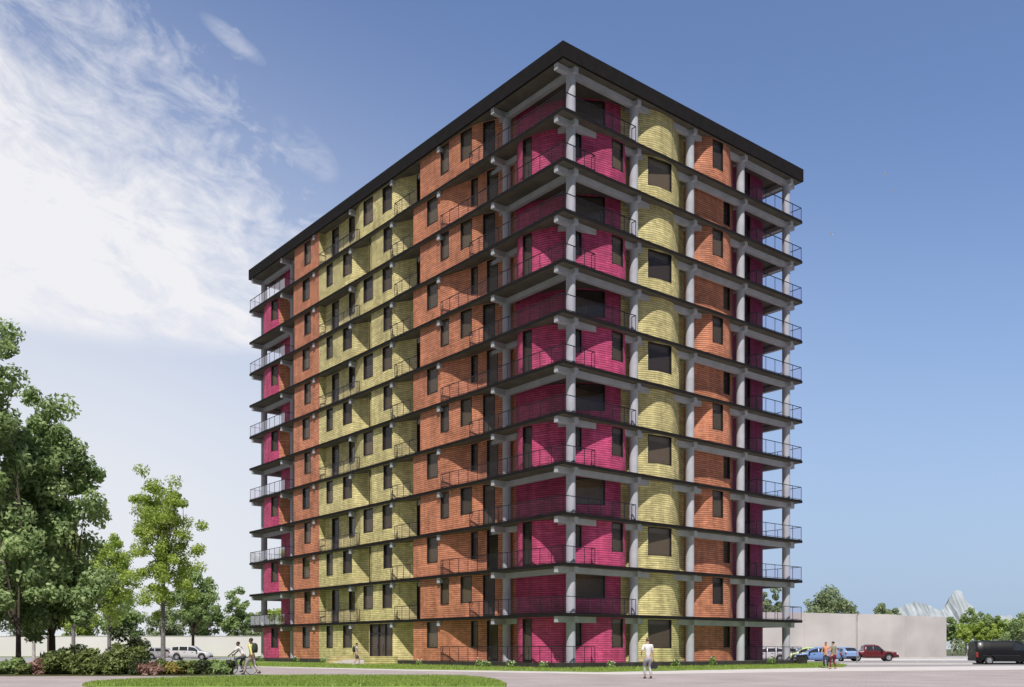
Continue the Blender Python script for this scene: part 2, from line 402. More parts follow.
RUNS={
'A':[
 ('pink',[[(24.5,46.9),(5,46.9)],[(5,46.9),(3,46.6),(2.2,46),(1.9,44.5),(1.75,41),(1.7,39.1)]]),
 ('orange',[[(1.7,39.05),(.25,39.)],[(.25,39.),(.25,33.95)]]),
 ('yellow',[[(.25,33.95),(.80,33.85)],[(.80,33.85),(.88,32),(.86,29.8),(.72,28.4),(.40,27),(.25,26.),(.25,24),(.25,22.9),(.25,21.8),(.5,20.6),(1.1,19.3),(1.45,18.2),(1.5,17.2)]]),
 ('orange',[[(1.5,17.15),(.25,17.1)],[(.25,17.1),(.25,12.),(.3,10.8),(.55,9.7),(1.2,8.4),(1.75,7.5),(1.85,7.1)]]),
 ('pink',[[(1.85,7.1),(2.05,6.2),(2.6,4.8),(3.4,3.4),(4.4,2.5),(5.4,2.),(6.5,1.7),(7.0,1.62)]]),
 ('yellow',[[(7.0,1.62),(7.4,1.5),(8.1,1.),(9.2,.52),(10.2,.42),(11.2,.52),(12.3,1.),(13.1,1.42),(13.6,1.5)]]),
 ('orange',[[(13.6,1.5),(14.0,1.15),(15.1,.35),(16.3,.2),(17.5,.35),(18.6,1.),(19.35,1.42)]]),
 ('pink_shaded',PINK_R)],
'B':[
 ('pink',[[(24.5,48.5),(4,48.5)],[(4,48.5),(2.4,48.25),(1.2,47.5),(.5,46.5),(.25,45),(.28,43.6),(.5,42.9)]]),
 ('orange',[[(.5,42.9),(1.1,42.5),(1.8,41.6),(1.8,39.3)],[(1.8,39.3),(.25,39.2)],[(.25,39.2),(.25,34.)]]),
 ('yellow',[[(.25,34.),(.25,31),(.25,28.9),(.35,28),(.85,27),(1.3,25.8),(1.4,25.05)],[(1.4,25.05),(.25,25.)],[(.25,25.),(.25,23),(.25,21.7),(.5,20.9),(1.,20.),(1.4,18.9),(1.5,18.15)]]),
 ('orange',[[(1.5,18.15),(.25,18.1)],[(.25,18.1),(.25,16.5),(.25,14.8),(.4,13.4),(.76,12),(1.0,10.4),(1.05,9.1),(1.4,8.3),(1.75,7.6),(1.5,6.6)]]),
 ('pink',[[(1.5,6.6),(1.,5.9),(.5,5.2),(.32,4.5),(.45,3.6),(.85,2.5),(1.6,1.5),(2.5,.98),(3.5,.66),(4.6,.42),(5.7,.38),(6.6,.75),(7.1,1.4)]]),
 ('yellow',[[(7.1,1.4),(7.5,1.25),(8.1,.7),(9.2,.25),(10,.18),(11,.25),(12.1,.7),(12.9,1.3),(13.5,1.42)]]),
 ('orange',[[(13.5,1.42),(13.8,1.32),(14.5,1.18),(16.3,1.1),(18.3,1.18),(19.35,1.42)]]),
 ('pink_shaded',PINK_R)]}
OPEN = {'A': {1: [('window', 3.5, 4.81)], 2: [('door', 1.77, 3.04), ('window', 4.94, 6.35), ('window', 8.56, 10.14), ('window', 11.68, 13.08), ('door', 15.61, 16.09)], 3: [('window', 4.05, 5.17), ('window', 6.66, 7.95), ('door', 8.95, 9.92)], 4: [('corner', 4.61, 6.84)], 6: [('window', 2.25, 3.44)], 7: [('door', 2.28, 2.83)]}, 'B': {0: [('window', 27.14, 28.29)], 1: [('window', 7.63, 9.1)], 2: [('window', 1.44, 2.63), ('window', 4.52, 5.96), ('door', 10.36, 10.71), ('window', 12.69, 13.93)], 3: [('window', 3.2, 4.66), ('window', 8.18, 8.9), ('door', 9.96, 10.99)], 4: [('door', 2.44, 3.32), ('corner', 6.46, 6.9), ('window', 9.3, 10.47)], 5: [('big', 1.78, 4.02)], 6: [('window', 4.4, 5.34)], 7: [('door', 2.28, 2.83)]}}
FLOOR = lambda k: .4 + 3.3*k

def at_s(P, S, s):
    for j in range(len(S)-1):
        if S[j] <= s <= S[j+1]:
            t = (s-S[j])/(S[j+1]-S[j])
            return (P[j][0]+t*(P[j+1][0]-P[j][0]), P[j][1]+t*(P[j+1][1]-P[j][1]))
    return P[-1]
def norm_in(P):
    out = []
    for i in range(len(P)):
        a = P[max(i-1, 0)]; b = P[min(i+1, len(P)-1)]
        d = (b[0]-a[0], b[1]-a[1]); l = math.hypot(*d) or 1
        out.append((-d[1]/l, d[0]/l))
    return out
TW = .16
def wall_strip(mb, P, S, s0, s1, z0, z1):
    """a slice of curved wall between arc lengths s0 and s1"""
    cut = [s0] + [s for s in S if s0+1e-4 < s < s1-1e-4] + [s1]
    Q = [at_s(P, S, s) for s in cut]; Nn = norm_in(Q)
    I = [(q[0]+n[0]*TW, q[1]+n[1]*TW) for q, n in zip(Q, Nn)]
    for j in range(len(Q)-1):
        a, b, c, d = Q[j], Q[j+1], I[j], I[j+1]
        u0, u1 = cut[j], cut[j+1]
        mb.face([(*a, z0), (*b, z0), (*b, z1), (*a, z1)], uv=[(u0, z0), (u1, z0), (u1, z1), (u0, z1)], smooth=False)
        mb.face([(*d, z0), (*c, z0), (*c, z1), (*d, z1)], uv=[(u1, z0), (u0, z0), (u0, z1), (u1, z1)])
        mb.face([(*a, z1), (*b, z1), (*d, z1), (*c, z1)], uv=[(u0, z1), (u1, z1), (u1, z1+.1), (u0, z1+.1)])
    for j, fl in ((0, 0), (len(Q)-1, 1)):
        q = [(*Q[j], z0), (*Q[j], z1), (*I[j], z1), (*I[j], z0)]
        mb.face(q if fl == 0 else q[::-1], uv=[(0, z0), (0, z1), (.16, z1), (.16, z0)])

def opening(kind, P, S, s0, s1, zf, ztop, k):
    a = Vector((*at_s(P, S, s0), 0)); b = Vector((*at_s(P, S, s1), 0))
    d = (b-a).normalized(); n = Vector((-d.y, d.x, 0)); wd = (b-a).length
    sill = {'window': 1.02, 'corner': 1.15, 'big': .98, 'door': .02, 'entrance': .02}[kind]
    z0 = zf+sill; z1 = ztop-.05
    name = {'window': 'window', 'corner': 'corner_window', 'big': 'picture_window', 'door': 'balcony_door', 'entrance': 'entrance_door'}[kind]
    mb = MB(); ft, dp = .055, .20
    o0 = -.012                                      # the lining stands a little proud of the brick
    def pt(x, y, z): return a + d*x + n*y + Vector((0, 0, z))
    def blk(x0, x1, y0, y1, za, zb):
        P8 = [pt(x0,y0,za), pt(x1,y0,za), pt(x1,y1,za), pt(x0,y1,za), pt(x0,y0,zb), pt(x1,y0,zb), pt(x1,y1,zb), pt(x0,y1,zb)]
        for q in ((0,3,2,1),(4,5,6,7),(0,1,5,4),(1,2,6,5),(2,3,7,6),(3,0,4,7)): mb.face([P8[i] for i in q])
    blk(.002, ft, o0, dp, z0, z1-.004); blk(wd-ft, wd-.002, o0, dp, z0, z1-.004)
    blk(ft, wd-ft, o0, dp, z1-.05, z1-.004); blk(ft, wd-ft, o0-.02, dp, z0+.002, z0+.06)
    if kind == 'entrance':
        for t in (.36, .66): blk(wd*t-.05, wd*t+.05, .05, dp-.01, z0+.06, z1-.05)
        blk(ft, wd*.36-.05, .06, dp-.015, z0+2.15, z0+2.25); blk(wd*.36+.05, wd*.66-.05, .06, dp-.015, z0+2.15, z0+2.25)
    elif kind == 'door' and wd > .8:
        blk(ft, wd-ft, .10, dp-.02, z0+.06, z0+.16)
    fr = mb.build(name, M['frame'], T)
    g = MB(); y = dp-.05
    g.face([pt(ft*.5, y, z0+.03), pt(wd-ft*.5, y, z0+.03), pt(wd-ft*.5, y, z1-.02), pt(ft*.5, y, z1-.02)])
    g.build('pane', M['pane'], fr)
    if kind == 'entrance':
        hb = MB()
        for t in (.345, .60): hb.bar(pt(wd*t, -.0, z0+.9), pt(wd*t, -.0, z0+1.3), .03, .03)
        hb.build('door_handle', M['rail'], fr)
    return sill

def make_runs(k):
    pat = 'B' if k % 2 == 0 else 'A'
    zf = FLOOR(k); ztop = zf + (3.08 if k < 11 else 3.23)
    for i, (colr, subs) in enumerate(RUNS[pat]):
        P = path(subs); S = [0]
        for a, b in zip(P, P[1:]): S.append(S[-1]+math.hypot(b[0]-a[0], b[1]-a[1]))
        ops = list(OPEN[pat].get(i, []))
        if k == 0 and i == 2: ops = ops[:2] + [('entrance', 10.45, 13.98)]
        mb = MB(); s = 0
        for kind, a, b in sorted(ops, key=lambda q: q[1]):
            wall_strip(mb, P, S, s, a, zf+.003, ztop-.003)
            sill = opening(kind, P, S, a, b, zf, ztop, k)
            if sill > .1: wall_strip(mb, P, S, a, b, zf+.003, zf+sill)
            wall_strip(mb, P, S, a, b, ztop-.05, ztop-.003)
            s = b
        wall_strip(mb, P, S, s, S[-1], zf+.003, ztop-.003)
        mb.build('brick_wall', M[colr], T)

def railing(pts, zf):
    mb = MB(); gb = MB(); H = 1.08
    for (a, b) in zip(pts, pts[1:]):
        a = Vector((*a, zf)); b = Vector((*b, zf)); ln = (b-a).length
        if ln < .05: continue
        d = (b-a)/ln
        mb.bar(a+Vector((0,0,H)), b+Vector((0,0,H)), .055, .045)
        mb.bar(a+Vector((0,0,.07)), b+Vector((0,0,.07)), .03, .03)
        n = max(1, round(ln/1.15))
        for j in range(n+1):
            p = a + d*(ln*j/n)
            mb.bar(p, p+Vector((0,0,H-.02)), .032, .032)
        up = Vector((0,0,.1)); tp = Vector((0,0,H-.05))
        gb.face([a+up, b+up, b+tp, a+tp])
    r_ = mb.build('railing', M['rail'], T)
    gb.build('glass_panel', M['railglass'], r_)

E_ = .07
RAIL = {
 'A': [[(.5,10.3),(E_,10.3),(E_,E_),(6.9,E_),(6.9,.45)],
       [(.30,20.6),(E_,20.6),(E_,17.3)],
       [(.9,33.65),(E_,33.65),(E_,26.7),(.3,26.7)],
       [(1.5,40.7),(E_,40.7),(E_,L_-E_),(6.,L_-E_),(6.,46.9)],
       [(20.6,1.5),(20.6,E_),(W_-E_,E_),(W_-E_,7.),(25.2,7.)]],
 'B': [[(.25,14.),(E_,14.),(E_,E_),(2.95,E_),(2.95,.4)],
       [(.25,21.2),(E_,21.2),(E_,18.3)],
       [(20.6,1.5),(20.6,E_),(W_-E_,E_),(W_-E_,7.),(25.2,7.)]]}

pb = MB(); pb.box(.08, W_-.02, .08, L_-.02, -.1, .39); pb.build('plinth', M['plinth'], T)
fb = MB(); fb.box(.12, W_-.12, .12, L_-.12, .30, .4); fb.build('ground_floor_slab', M['slab'], T)
for k in range(1, 12):
    b = MB(); b.box(0, W_, 0, L_, FLOOR(k)-.22, FLOOR(k)); b.m = [0, 0, 1, 1, 1, 1]
    b.build('floor_slab', [M['slab'], M['fascia']], T)
b = MB(); b.box(-.06, W_+.06, -.06, L_+.06, 39.95, 40.97)
b.build('roof', [M['fascia']], T)
b = MB(); b.box(.1, W_-.1, .1, L_-.1, 39.93, 39.948); b.build('roof_soffit', M['slab'], T)
for ix, x in enumerate(BX):
    for iy, y in enumerate(BY):
        if 0 < ix < 4 and 0 < iy < 7: continue
        b = MB(); b.tube([(x, y, .4), (x, y, 39.93)], .32, 20)
        b.build('column', M['conc'], T)
for k in range(12):
    zt = FLOOR(k+1)-.22 if k < 11 else 39.93
    for y in BY:
        b = MB(); b.box(.08, W_-.2 if y in (BY[0], BY[-1]) else 9.0, y-.17, y+.17, zt-.40, zt+.01)
        b.build('cross_beam', M['conc'], T, bevel=.08)
    for x in BX:
        b = MB(); b.box(x-.17, x+.17, .22, L_-.3 if x in (BX[0], BX[-1]) else 9.0, zt-.38, zt+.012)
        b.build('long_beam', M['conc'], T, bevel=.08)
    make_runs(k)
    for j, pts in enumerate(RAIL['B' if k % 2 == 0 else 'A']):
        if k == 0 and j == 1: continue
        railing(pts, FLOOR(k))
b = MB(); b.box(3.95, 21.5, 3.95, 44.0, .4, 39.9); b.build('interior_core', M['core'], T)
b = MB(); b.box(8, 12, 30, 34, 40.9, 42.0); b.build('roof_hatch', M['fascia'], T)

# entrance steps (own thing in front of the door)
ST = empty('entrance_stairs', (CX, CY, 0), TH, 'low paved entrance stairs between yellow brick side walls below the glass double door', 'stairs')
b = MB(); b.box(-1.5, .0, 20.45, 26.5, .0, .385); b.build('landing', M['paving'], ST)
b = MB()
for j in range(3): b.box(-1.5-.42*(j+1), -1.5-.42*j, 20.45, 26.5, 0, .385-.1*(j+1))
b.build('step', M['paving'], ST)
for y0 in (20.1, 26.5):
    b = MB(); x0, x1, z1 = -2.9, .03, .72
    y1 = y0+.34
    for (p, q) in (((x0,y0),(x1,y0)), ((x1,y0),(x1,y1)), ((x1,y1),(x0,y1)), ((x0,y1),(x0,y0))):
        ln = math.hypot(q[0]-p[0], q[1]-p[1])
        b.face([(*p,0),(*q,0),(*q,z1),(*p,z1)], uv=[(0,0),(ln,0),(ln,z1),(0,z1)])
    b.face([(x0,y0,z1),(x1,y0,z1),(x1,y1,z1),(x0,y1,z1)], uv=[(0,0),(3,0),(3,.3),(0,.3)])
    b.build('side_wall', M['yellow'], ST)

# ------------------------------------------------------------------ vegetation
def leaf_mesh(name, C_, rad, per, size, rng, m, parent, flat=1.0, up=.25, elong=1.7):
    """many small leaf faces scattered through clumps; C_ (n,3) clump centres, rad (n,) clump radii"""
    n = len(C_); tot = n*per
    d = rng.normal(size=(tot, 3)); d /= np.linalg.norm(d, axis=1)[:, None]
    rr = rng.random(tot)**.45
    P = np.repeat(C_, per, 0) + d*(np.repeat(rad, per)*rr)[:, None]*np.array([1, 1, flat])
    nn = d*.95 + rng.normal(size=(tot, 3))*.6 + np.array([0, 0, up]); nn /= np.linalg.norm(nn, axis=1)[:, None]
    a = np.cross(nn, rng.normal(size=(tot, 3))); a /= np.linalg.norm(a, axis=1)[:, None]
    b = np.cross(nn, a)
    s = size*(.6 + .8*rng.random(tot))[:, None]
    a = a*s*.5*elong; b = b*s*.5
    V = np.empty((tot, 4, 3)); V[:, 0] = P-a; V[:, 1] = P-b*.9+a*.1; V[:, 2] = P+a; V[:, 3] = P+b*.9+a*.1
    me = bpy.data.meshes.new(name)
    me.vertices.add(tot*4); me.vertices.foreach_set('co', V.astype(np.float32).ravel())
    me.loops.add(tot*4); me.loops.foreach_set('vertex_index', np.arange(tot*4, dtype=np.int32))
    me.polygons.add(tot); me.polygons.foreach_set('loop_start', np.arange(0, tot*4, 4, dtype=np.int32))
    me.update(calc_edges=True); me.materials.append(m)
    o = bpy.data.objects.new(name, me); COL.objects.link(o)
    if parent: o.parent = parent
    return o

def clump_pts(rng, n, c, r, shell=.5, flat_bottom=None, lump=.35):
    out = []
    ax = rng.normal(size=(7, 3)); ax /= np.linalg.norm(ax, axis=1)[:, None]; amp = rng.random(7)*lump
    while len(out) < n:
        d = rng.normal(size=3); d /= np.linalg.norm(d)
        sc = 1 + sum(am*max(0, float(np.dot(d, v)))**4 for v, am in zip(ax, amp)) - lump*.45 + rng.normal()*.06
        p = d*sc*rng.random()**shell
        if flat_bottom is not None and p[2] < flat_bottom: continue
        out.append(np.array(c) + p*np.array(r))
    return np.array(out)

M['bark'] = mat('dark_bark', (.075, .058, .045), .95, noise=5, amp=.35, bump=.6)
M['bark_grey'] = mat('grey_bark', (.19, .175, .17), .95, noise=5, amp=.3, bump=.5)
M['bark_pale'] = mat('pale_bark', (.40, .38, .36), .9, noise=6, amp=.35, bump=.4)
M['lf_dark'] = leafmat('dark_leaf', (.085, .17, .055), (.62, .75, .36), .5, .7)
M['lf_mid'] = leafmat('mid_leaf', (.12, .21, .06), (.46, .58, .24), .45, .6)
M['lf_lime'] = leafmat('lime_leaf', (.19, .29, .045), (.62, .74, .20), .52, .7)
M['lf_yel'] = leafmat('yellow_green_leaf', (.20, .28, .05), (.60, .68, .22), .5, .7)
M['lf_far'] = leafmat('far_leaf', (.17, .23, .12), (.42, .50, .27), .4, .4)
M['lf_olive'] = leafmat('olive_leaf', (.065, .095, .022), (.30, .36, .12), .35, 1.5)
M['lf_deep'] = leafmat('deep_green_leaf', (.022, .034, .013), (.10, .13, .05), .25, 1.5)  # darkest of the leaf greens
M['lf_pink'] = leafmat('pink_blossom', (.22, .13, .10), (.46, .28, .23), .3, 2)
M['lf_gold'] = leafmat('golden_leaf', (.22, .18, .04), (.50, .40, .12), .35, 2)
M['petal'] = mat('cream_petal', (.75, .74, .62), .7, noise=4, amp=.1)

def make_tree(base, H, rc, cz, seed, m, bark, label, name='broadleaf_tree', off=(0, 0), n=70, per=150, size=.24, tr=.18, fork=.3, limbs=5, shell=.45, fb=-1.2, group=None, clump=.24, lump=.35, rzmul=1.0, lean=(0, 0), cat='tree', skirt=0):
    """rc horizontal crown radius; crown spans from cz-ish to H"""
    rng = np.random.default_rng(seed)
    t = empty(name, (*base, 0), 0, label, cat, group)
    rz = (H-cz)/2*rzmul; cc = (off[0], off[1], (H+cz)/2)
    C_ = clump_pts(rng, n, cc, (rc*.86, rc*.86, rz*.9), shell, fb, lump)
    rad = rc*clump*(.7+.6*rng.random(n))
    if skirt:                                            # low hanging outer boughs
        an = rng.random(skirt)*6.283; q = rc*(.35+.6*rng.random(skirt)); zl = H*.16+H*.17*rng.random(skirt)
        C_ = np.vstack([C_, np.stack([off[0]*.6+q*np.cos(an), off[1]*.6+q*np.sin(an), zl], 1)])
        rad = np.concatenate([rad, rc*clump*(.7+.5*rng.random(skirt))])
    leaf_mesh('crown', C_, rad, per, size, rng, m, t, .85)
    mb = MB(); zf = H*fork
    fx, fy = lean
    mb.tube([(0,0,-.1), (fx*.1,fy*.1,.25), (fx*.5,fy*.5,zf*.5), (fx,fy,zf)], [tr*1.45, tr*1.1, tr*.95, tr*.85], 10)
    tgt = C_[rng.permutation(n)[:limbs*3]]
    mb.tube([(fx,fy,zf), ((fx+cc[0])/2, (fy+cc[1])/2, (zf+cc[2])/2), (cc[0], cc[1], cc[2]+rz*.5)], [tr*.7, tr*.4, tr*.08], 8)
    for i in range(limbs):
        an = 2*math.pi*(i+rng.random()*.5)/limbs
        tip = Vector((cc[0]+rc*.62*math.cos(an), cc[1]+rc*.62*math.sin(an), cc[2]-rz*.15+rz*.4*rng.random()))
        st = Vector((fx, fy, zf*(.92+.1*rng.random())))
        md = st.lerp(tip, .5) + Vector((math.cos(an)*rc*.12, math.sin(an)*rc*.12, rz*.05))
        mb.tube([st, st.lerp(md, .5)+Vector((0,0,.1)), md, tip], [tr*.5, tr*.36, tr*.24, tr*.06], 7)
        for j in range(2):
            q = Vector(tgt[(i*2+j) % len(tgt)])
            mb.tube([md, md.lerp(q, .55)+Vector((0,0,.15)), q], [tr*.28, tr*.18, tr*.05], 5)
    mb.build('trunk', bark, t)
    return t

make_tree((-28.0, 54.5), 24.5, 3.5, 1.2, 11, M['lf_dark'], M['bark'], 'tall dark green tree at the left picture edge, its bare fork nearest the path', off=(-3.3, .6), n=170, per=230, size=.19, tr=.15, fork=.10, limbs=4, skirt=34)
make_tree((-29.2, 61), 19.6, 3.6, 1.3, 5, M['lf_dark'], M['bark'], 'dense dark green tree with a thick forked trunk rising from the shrub bed', off=(-.5, .5), n=140, per=260, size=.19, tr=.22, fork=.11, limbs=6, skirt=40)
make_tree((-27.6, 76), 17.2, 3.5, 3.6, 23, M['lf_lime'], M['bark_grey'], 'slender bright lime green young tree with a straight grey trunk before the white car', name='young_tree', n=130, per=190, size=.125, tr=.17, fork=.5, limbs=6, shell=.62, clump=.175, lump=.32, fb=-1.2)
make_tree((-40.0, 83), 13.4, 3.3, 3.2, 31, M['lf_yel'], M['bark'], 'yellow green tree on a thin dark trunk right of the dense dark tree', name='young_tree', n=100, per=170, size=.14, clump=.18, tr=.15, fork=.4, lump=.5)
make_tree((-43.6, 104), 15.0, 4.1, 3.2, 37, M['lf_lime'], M['bark_grey'], 'lime green tree with grey trunk beside the road left of the parked cars', name='young_tree', n=110, per=170, size=.16, clump=.18, tr=.20, fork=.42)
make_tree((-52.5, 115), 15.5, 4.2, 3.5, 41, M['lf_yel'], M['bark_grey'], 'pale yellow green tree by the white wall behind the dark trees', name='young_tree', n=90, per=160, size=.17, clump=.18, tr=.22, fork=.42)
make_tree((-45.8, 92), 11.5, 2.2, 3.6, 43, M['lf_mid'], M['bark_pale'], 'thin tree with a pale whitish trunk standing between the two dark trees', name='birch_tree', n=30, per=130, size=.18, tr=.15, fork=.5)
make_tree((-42.5, 128), 12.6, 3.9, 2.8, 47, M['lf_mid'], M['bark'], 'mid green round tree behind the lime young tree, overhanging the parked cars', n=64, per=170, size=.22, tr=.2, fork=.3)

# trees standing beyond the two walls: a few meshes, each tree its own object with its own look
far_specs = [  # px, depth, height, crown radius, seed, mat, label
    (20, 178, 15, 6.0, 'lf_far', 'broad hazy tree beyond the white wall at the far left'),
    (78, 182, 11.5, 5.2, 'lf_lime', 'low light green tree beyond the white wall under the dense dark tree'),
    (124, 186, 12.0, 5.5, 'lf_mid', 'tree beyond the white wall just left of the slender lime tree trunk'),
    (166, 180, 9.6, 4.6, 'lf_far', 'low tree beyond the white wall right above the silver car'),
    (206, 184, 12.2, 4.4, 'lf_mid', 'tree beyond the white wall above the front of the white car'),
    (238, 182, 12.6, 3.6, 'lf_mid', 'pointed green tree beyond the white wall above the man in yellow'),
    (259, 196, 9.8, 4.0, 'lf_far', 'small hazy tree beyond the white wall beside the tower corner'),
    (279, 184, 10.6, 3.8, 'lf_lime', 'light green tree seen through the open far left balcony of the tower'),
]
for i, (px, D, h, rc, mk, lab) in enumerate(far_specs):
    X_ = (px-512)*D/960.7
    make_tree((X_, D), h, rc, 1.6, 100+i, M[mk], M['bark'], lab, n=60, per=110, size=.30, tr=.2, fork=.22, limbs=4, fb=-.95, group='trees beyond the white wall', shell=.55)
for i, (px, D, h, rc, mk, lab) in enumerate([
    (768, 168, 12.2, 3.6, 'lf_far', 'tree above the beige wall seen through the open right balcony'),
    (828, 166, 12.8, 4.6, 'lf_far', 'large round tree showing above the beige wall right of the tower'),
    (855, 178, 8.9, 2.2, 'lf_far', 'small treetop above the beige wall between two larger trees'),
    (886, 172, 10.3, 3.0, 'lf_far', 'smaller round tree showing above the beige wall over the red pickup')]):
    make_tree(((px-512)*D/960.7, D), h, rc, 3.5, 140+i, M[mk], M['bark'], lab, n=64, per=120, size=.28, tr=.22, fork=.3, limbs=5, group='trees beyond the beige wall', shell=.5)
row = [(952, 190, 8.4, 2.4, 'lf_mid', 'narrow green tree right at the end of the beige wall'),
       (966, 186, 6.8, 2.5, 'lf_lime', 'bright green young tree second from the end of the beige wall'),
       (977, 205, 10.2, 3.2, 'lf_mid', 'tallest green tree behind the black van roof'),
       (983, 186, 6.8, 2.3, 'lf_lime', 'small bright green tree above the rear of the black van'),
       (993, 204, 9.2, 3.2, 'lf_mid', 'mid green tree above the middle of the black van'),
       (1003, 188, 7.6, 2.6, 'lf_lime', 'bright green tree above the front half of the black van'),
       (1016, 176, 8.2, 3.0, 'lf_dark', 'dark green tree at the right picture edge behind the van cab'),
       (1026, 182, 8.6, 2.6, 'lf_yel', 'yellow green tree cut by the right picture edge')]
for i, (px, D, h, rc, mk, lab) in enumerate(row):
    make_tree(((px-512)*D/960.7, D), h, rc, 2.2 if mk != 'lf_dark' else .8, 160+i, M[mk], M['bark_pale'], lab, name='young_tree', n=44, per=95, size=.25, tr=.14, fork=.34, limbs=4, group='young trees at the car park edge', shell=.6, lump=.5)

def make_shrub(x, y, h, r, seed, m, label, n=22, per=90, size=.10, group='shrubs in the planting bed', name='shrub', cat='shrub', elong=2.2, z=.04):
    rng = np.random.default_rng(seed)
    t = empty(name, (x, y, z), 0, label, cat, group)
    C_ = clump_pts(rng, n, (0, 0, h*.42), (r*.85, r*.7, h*.50), .5, -.85, .5)
    leaf_mesh('foliage', C_, np.full(n, min(h, r)*.30)*(.7+.6*rng.random(n)), per, size, rng, m, t, .9, elong=elong)
    mb = MB()
    for k in range(5):
        q = C_[k]; mb.tube([(q[0]*.15, q[1]*.15, -.03), (q[0]*.5, q[1]*.5, q[2]*.5), tuple(q)], [.022, .016, .006], 5)
    mb.build('stem', M['bark'], t)
    return t
def pxat(px, D): return (px-512)*D/960.7
for i, (px, D, h, r, mk, lab) in enumerate([
    (9, 49, .75, .75, 'lf_mid', 'small green shrub at the far left edge beside the dark tree trunk'),
    (27, 48.2, .55, .55, 'lf_olive', 'low olive shrub right of the leftmost tree trunk'),
    (42, 48.6, .80, .9, 'lf_pink', 'pinkish flowering shrub between the leftmost trunk and the olive mound'),
    (66, 48.6, 1.15, 1.25, 'lf_olive', 'wide olive green shrub in front of the thick forked trunk'),
    (72, 52.5, 1.45, 1.6, 'lf_deep', 'dark spreading shrub behind the wide olive one'),
    (92, 48.4, 1.20, 1.15, 'lf_olive', 'rounded olive shrub below the dark spreading branches'),
    (113, 48.3, 1.30, 1.2, 'lf_olive', 'bright topped olive shrub left of the tallest bush'),
    (128, 49.2, 1.72, 1.15, 'lf_olive', 'tallest bush of the bed, olive with dark twigs on top'),
    (126, 51.5, 1.85, 1.35, 'lf_deep', 'dark twiggy shrub just behind the tallest olive bush'),
    (143, 48.0, .72, .65, 'lf_deep', 'low dark green shrub at the foot of the tallest bush'),
    (151, 47.6, .55, .62, 'lf_pink', 'pink flowering shrub right of the tallest bush'),
    (163, 48.6, .80, .62, 'lf_olive', 'upright olive shrub under the slender lime tree'),
    (178, 48.3, .62, .62, 'lf_gold', 'golden yellow leaved shrub below the white car'),
    (191, 48.5, .62, .6, 'lf_olive', 'low olive shrub right of the golden one'),
    (203, 48.6, .68, .6, 'lf_deep', 'low dark shrub third from the path end of the bed'),
    (216, 48.9, .74, .6, 'lf_mid', 'green shrub second from the path end of the bed'),
    (227, 49.3, .70, .5, 'lf_deep', 'last dark green shrub of the bed, beside the cyclist')]):
    make_shrub(pxat(px, D), D, h, r, 300+i, M[mk], lab, n=int(20+18*r), per=110, size=.11)

# small flowering plants at the foot of the dark plinth
def tuft(x, y, seed, h):
    rng = np.random.default_rng(seed)
    t = empty('flowering_plant', (x, y, .05), 0, 'small leafy plant with cream flowers at the foot of the dark plinth', 'plant', 'flowering plants along the plinth')
    C_ = clump_pts(rng, 9, (0, 0, h*.4), (.28, .28, h*.45), .6, -.8, .5)
    leaf_mesh('foliage', C_, np.full(9, .13), 26, .11, rng, M['lf_mid'], t, 1, elong=2.6)
    mb = MB()
    for k in range(7):
        q = C_[k % 9]+rng.normal(size=3)*.08; mb.sphere((q[0], q[1], q[2]+.14), .045, 6, 4)
    mb.build('blossom', M['petal'], t)
def loc2w(x, y): p = Vector((CX, CY, 0)) + rv*x + lv*y; return p.x, p.y
for i, (x, y, h) in enumerate([(-.9, 15.5, .5), (-.8, 8.0, .75), (-.75, 7.3, .6), (-.8, 4.5, .5), (-.7, 1.2, .45), (3.6, -.8, .55), (10.2, -.75, .65), (14.2, -.8, .7), (21.4, -.8, .85), (-.8, 36.5, .6), (-.8, 44.5, .55), (-.8, 31.2, .5)]):
    tuft(*loc2w(x, y), 500+i, h)

# grass blades on the two lawns: nobody could count them
def inside(p, poly):
    c = False; j = len(poly)-1
    for i in range(len(poly)):
        if (poly[i][1] > p[1]) != (poly[j][1] > p[1]) and p[0] < (poly[j][0]-poly[i][0])*(p[1]-poly[i][1])/(poly[j][1]-poly[i][1])+poly[i][0]: c = not c
        j = i
    return c
M['blade'] = leafmat('grass_blade', (.18, .28, .04), (.46, .56, .15), .4, 1.2)
def blades(name, poly, n, h, box, seed, excl=None):
    rng = random.Random(seed); V = []; F = []
    while len(F) < n:
        p = (rng.uniform(box[0], box[1]), rng.uniform(box[2], box[3]))
        if not inside(p, poly) or (excl and excl(p)): continue
        a = rng.uniform(0, 6.28); hh = h*rng.uniform(.5, 1.3); wd = .018*rng.uniform(.7, 1.6); k = len(V)
        lx, ly = rng.gauss(0, .35)*hh, rng.gauss(0, .35)*hh
        V += [(p[0]-math.cos(a)*wd, p[1]-math.sin(a)*wd, .045), (p[0]+math.cos(a)*wd, p[1]+math.sin(a)*wd, .045), (p[0]+lx, p[1]+ly, .05+hh)]
        F.append((k, k+1, k+2))
    me = bpy.data.meshes.new(name); me.from_pydata(V, [], F); me.materials.append(M['blade'])
    o = bpy.data.objects.new(name, me); COL.objects.link(o)
    return o
tag(blades('lawn_grass', FL, 42000, .10, (-18.5, 0, 33.2, 45.7), 1), 'mown bright green grass of the curved lawn in the foreground', 'grass', kind='stuff')
def intower(p):
    q = Vector((p[0]-CX, p[1]-CY, 0)); return 0 < q.dot(rv) < W_ and 0 < q.dot(lv) < L_
tag(blades('verge_grass', BL, 26000, .12, (-31, 29, 54.3, 86), 2, intower), 'strip of green grass growing around the base of the tower', 'grass', kind='stuff')

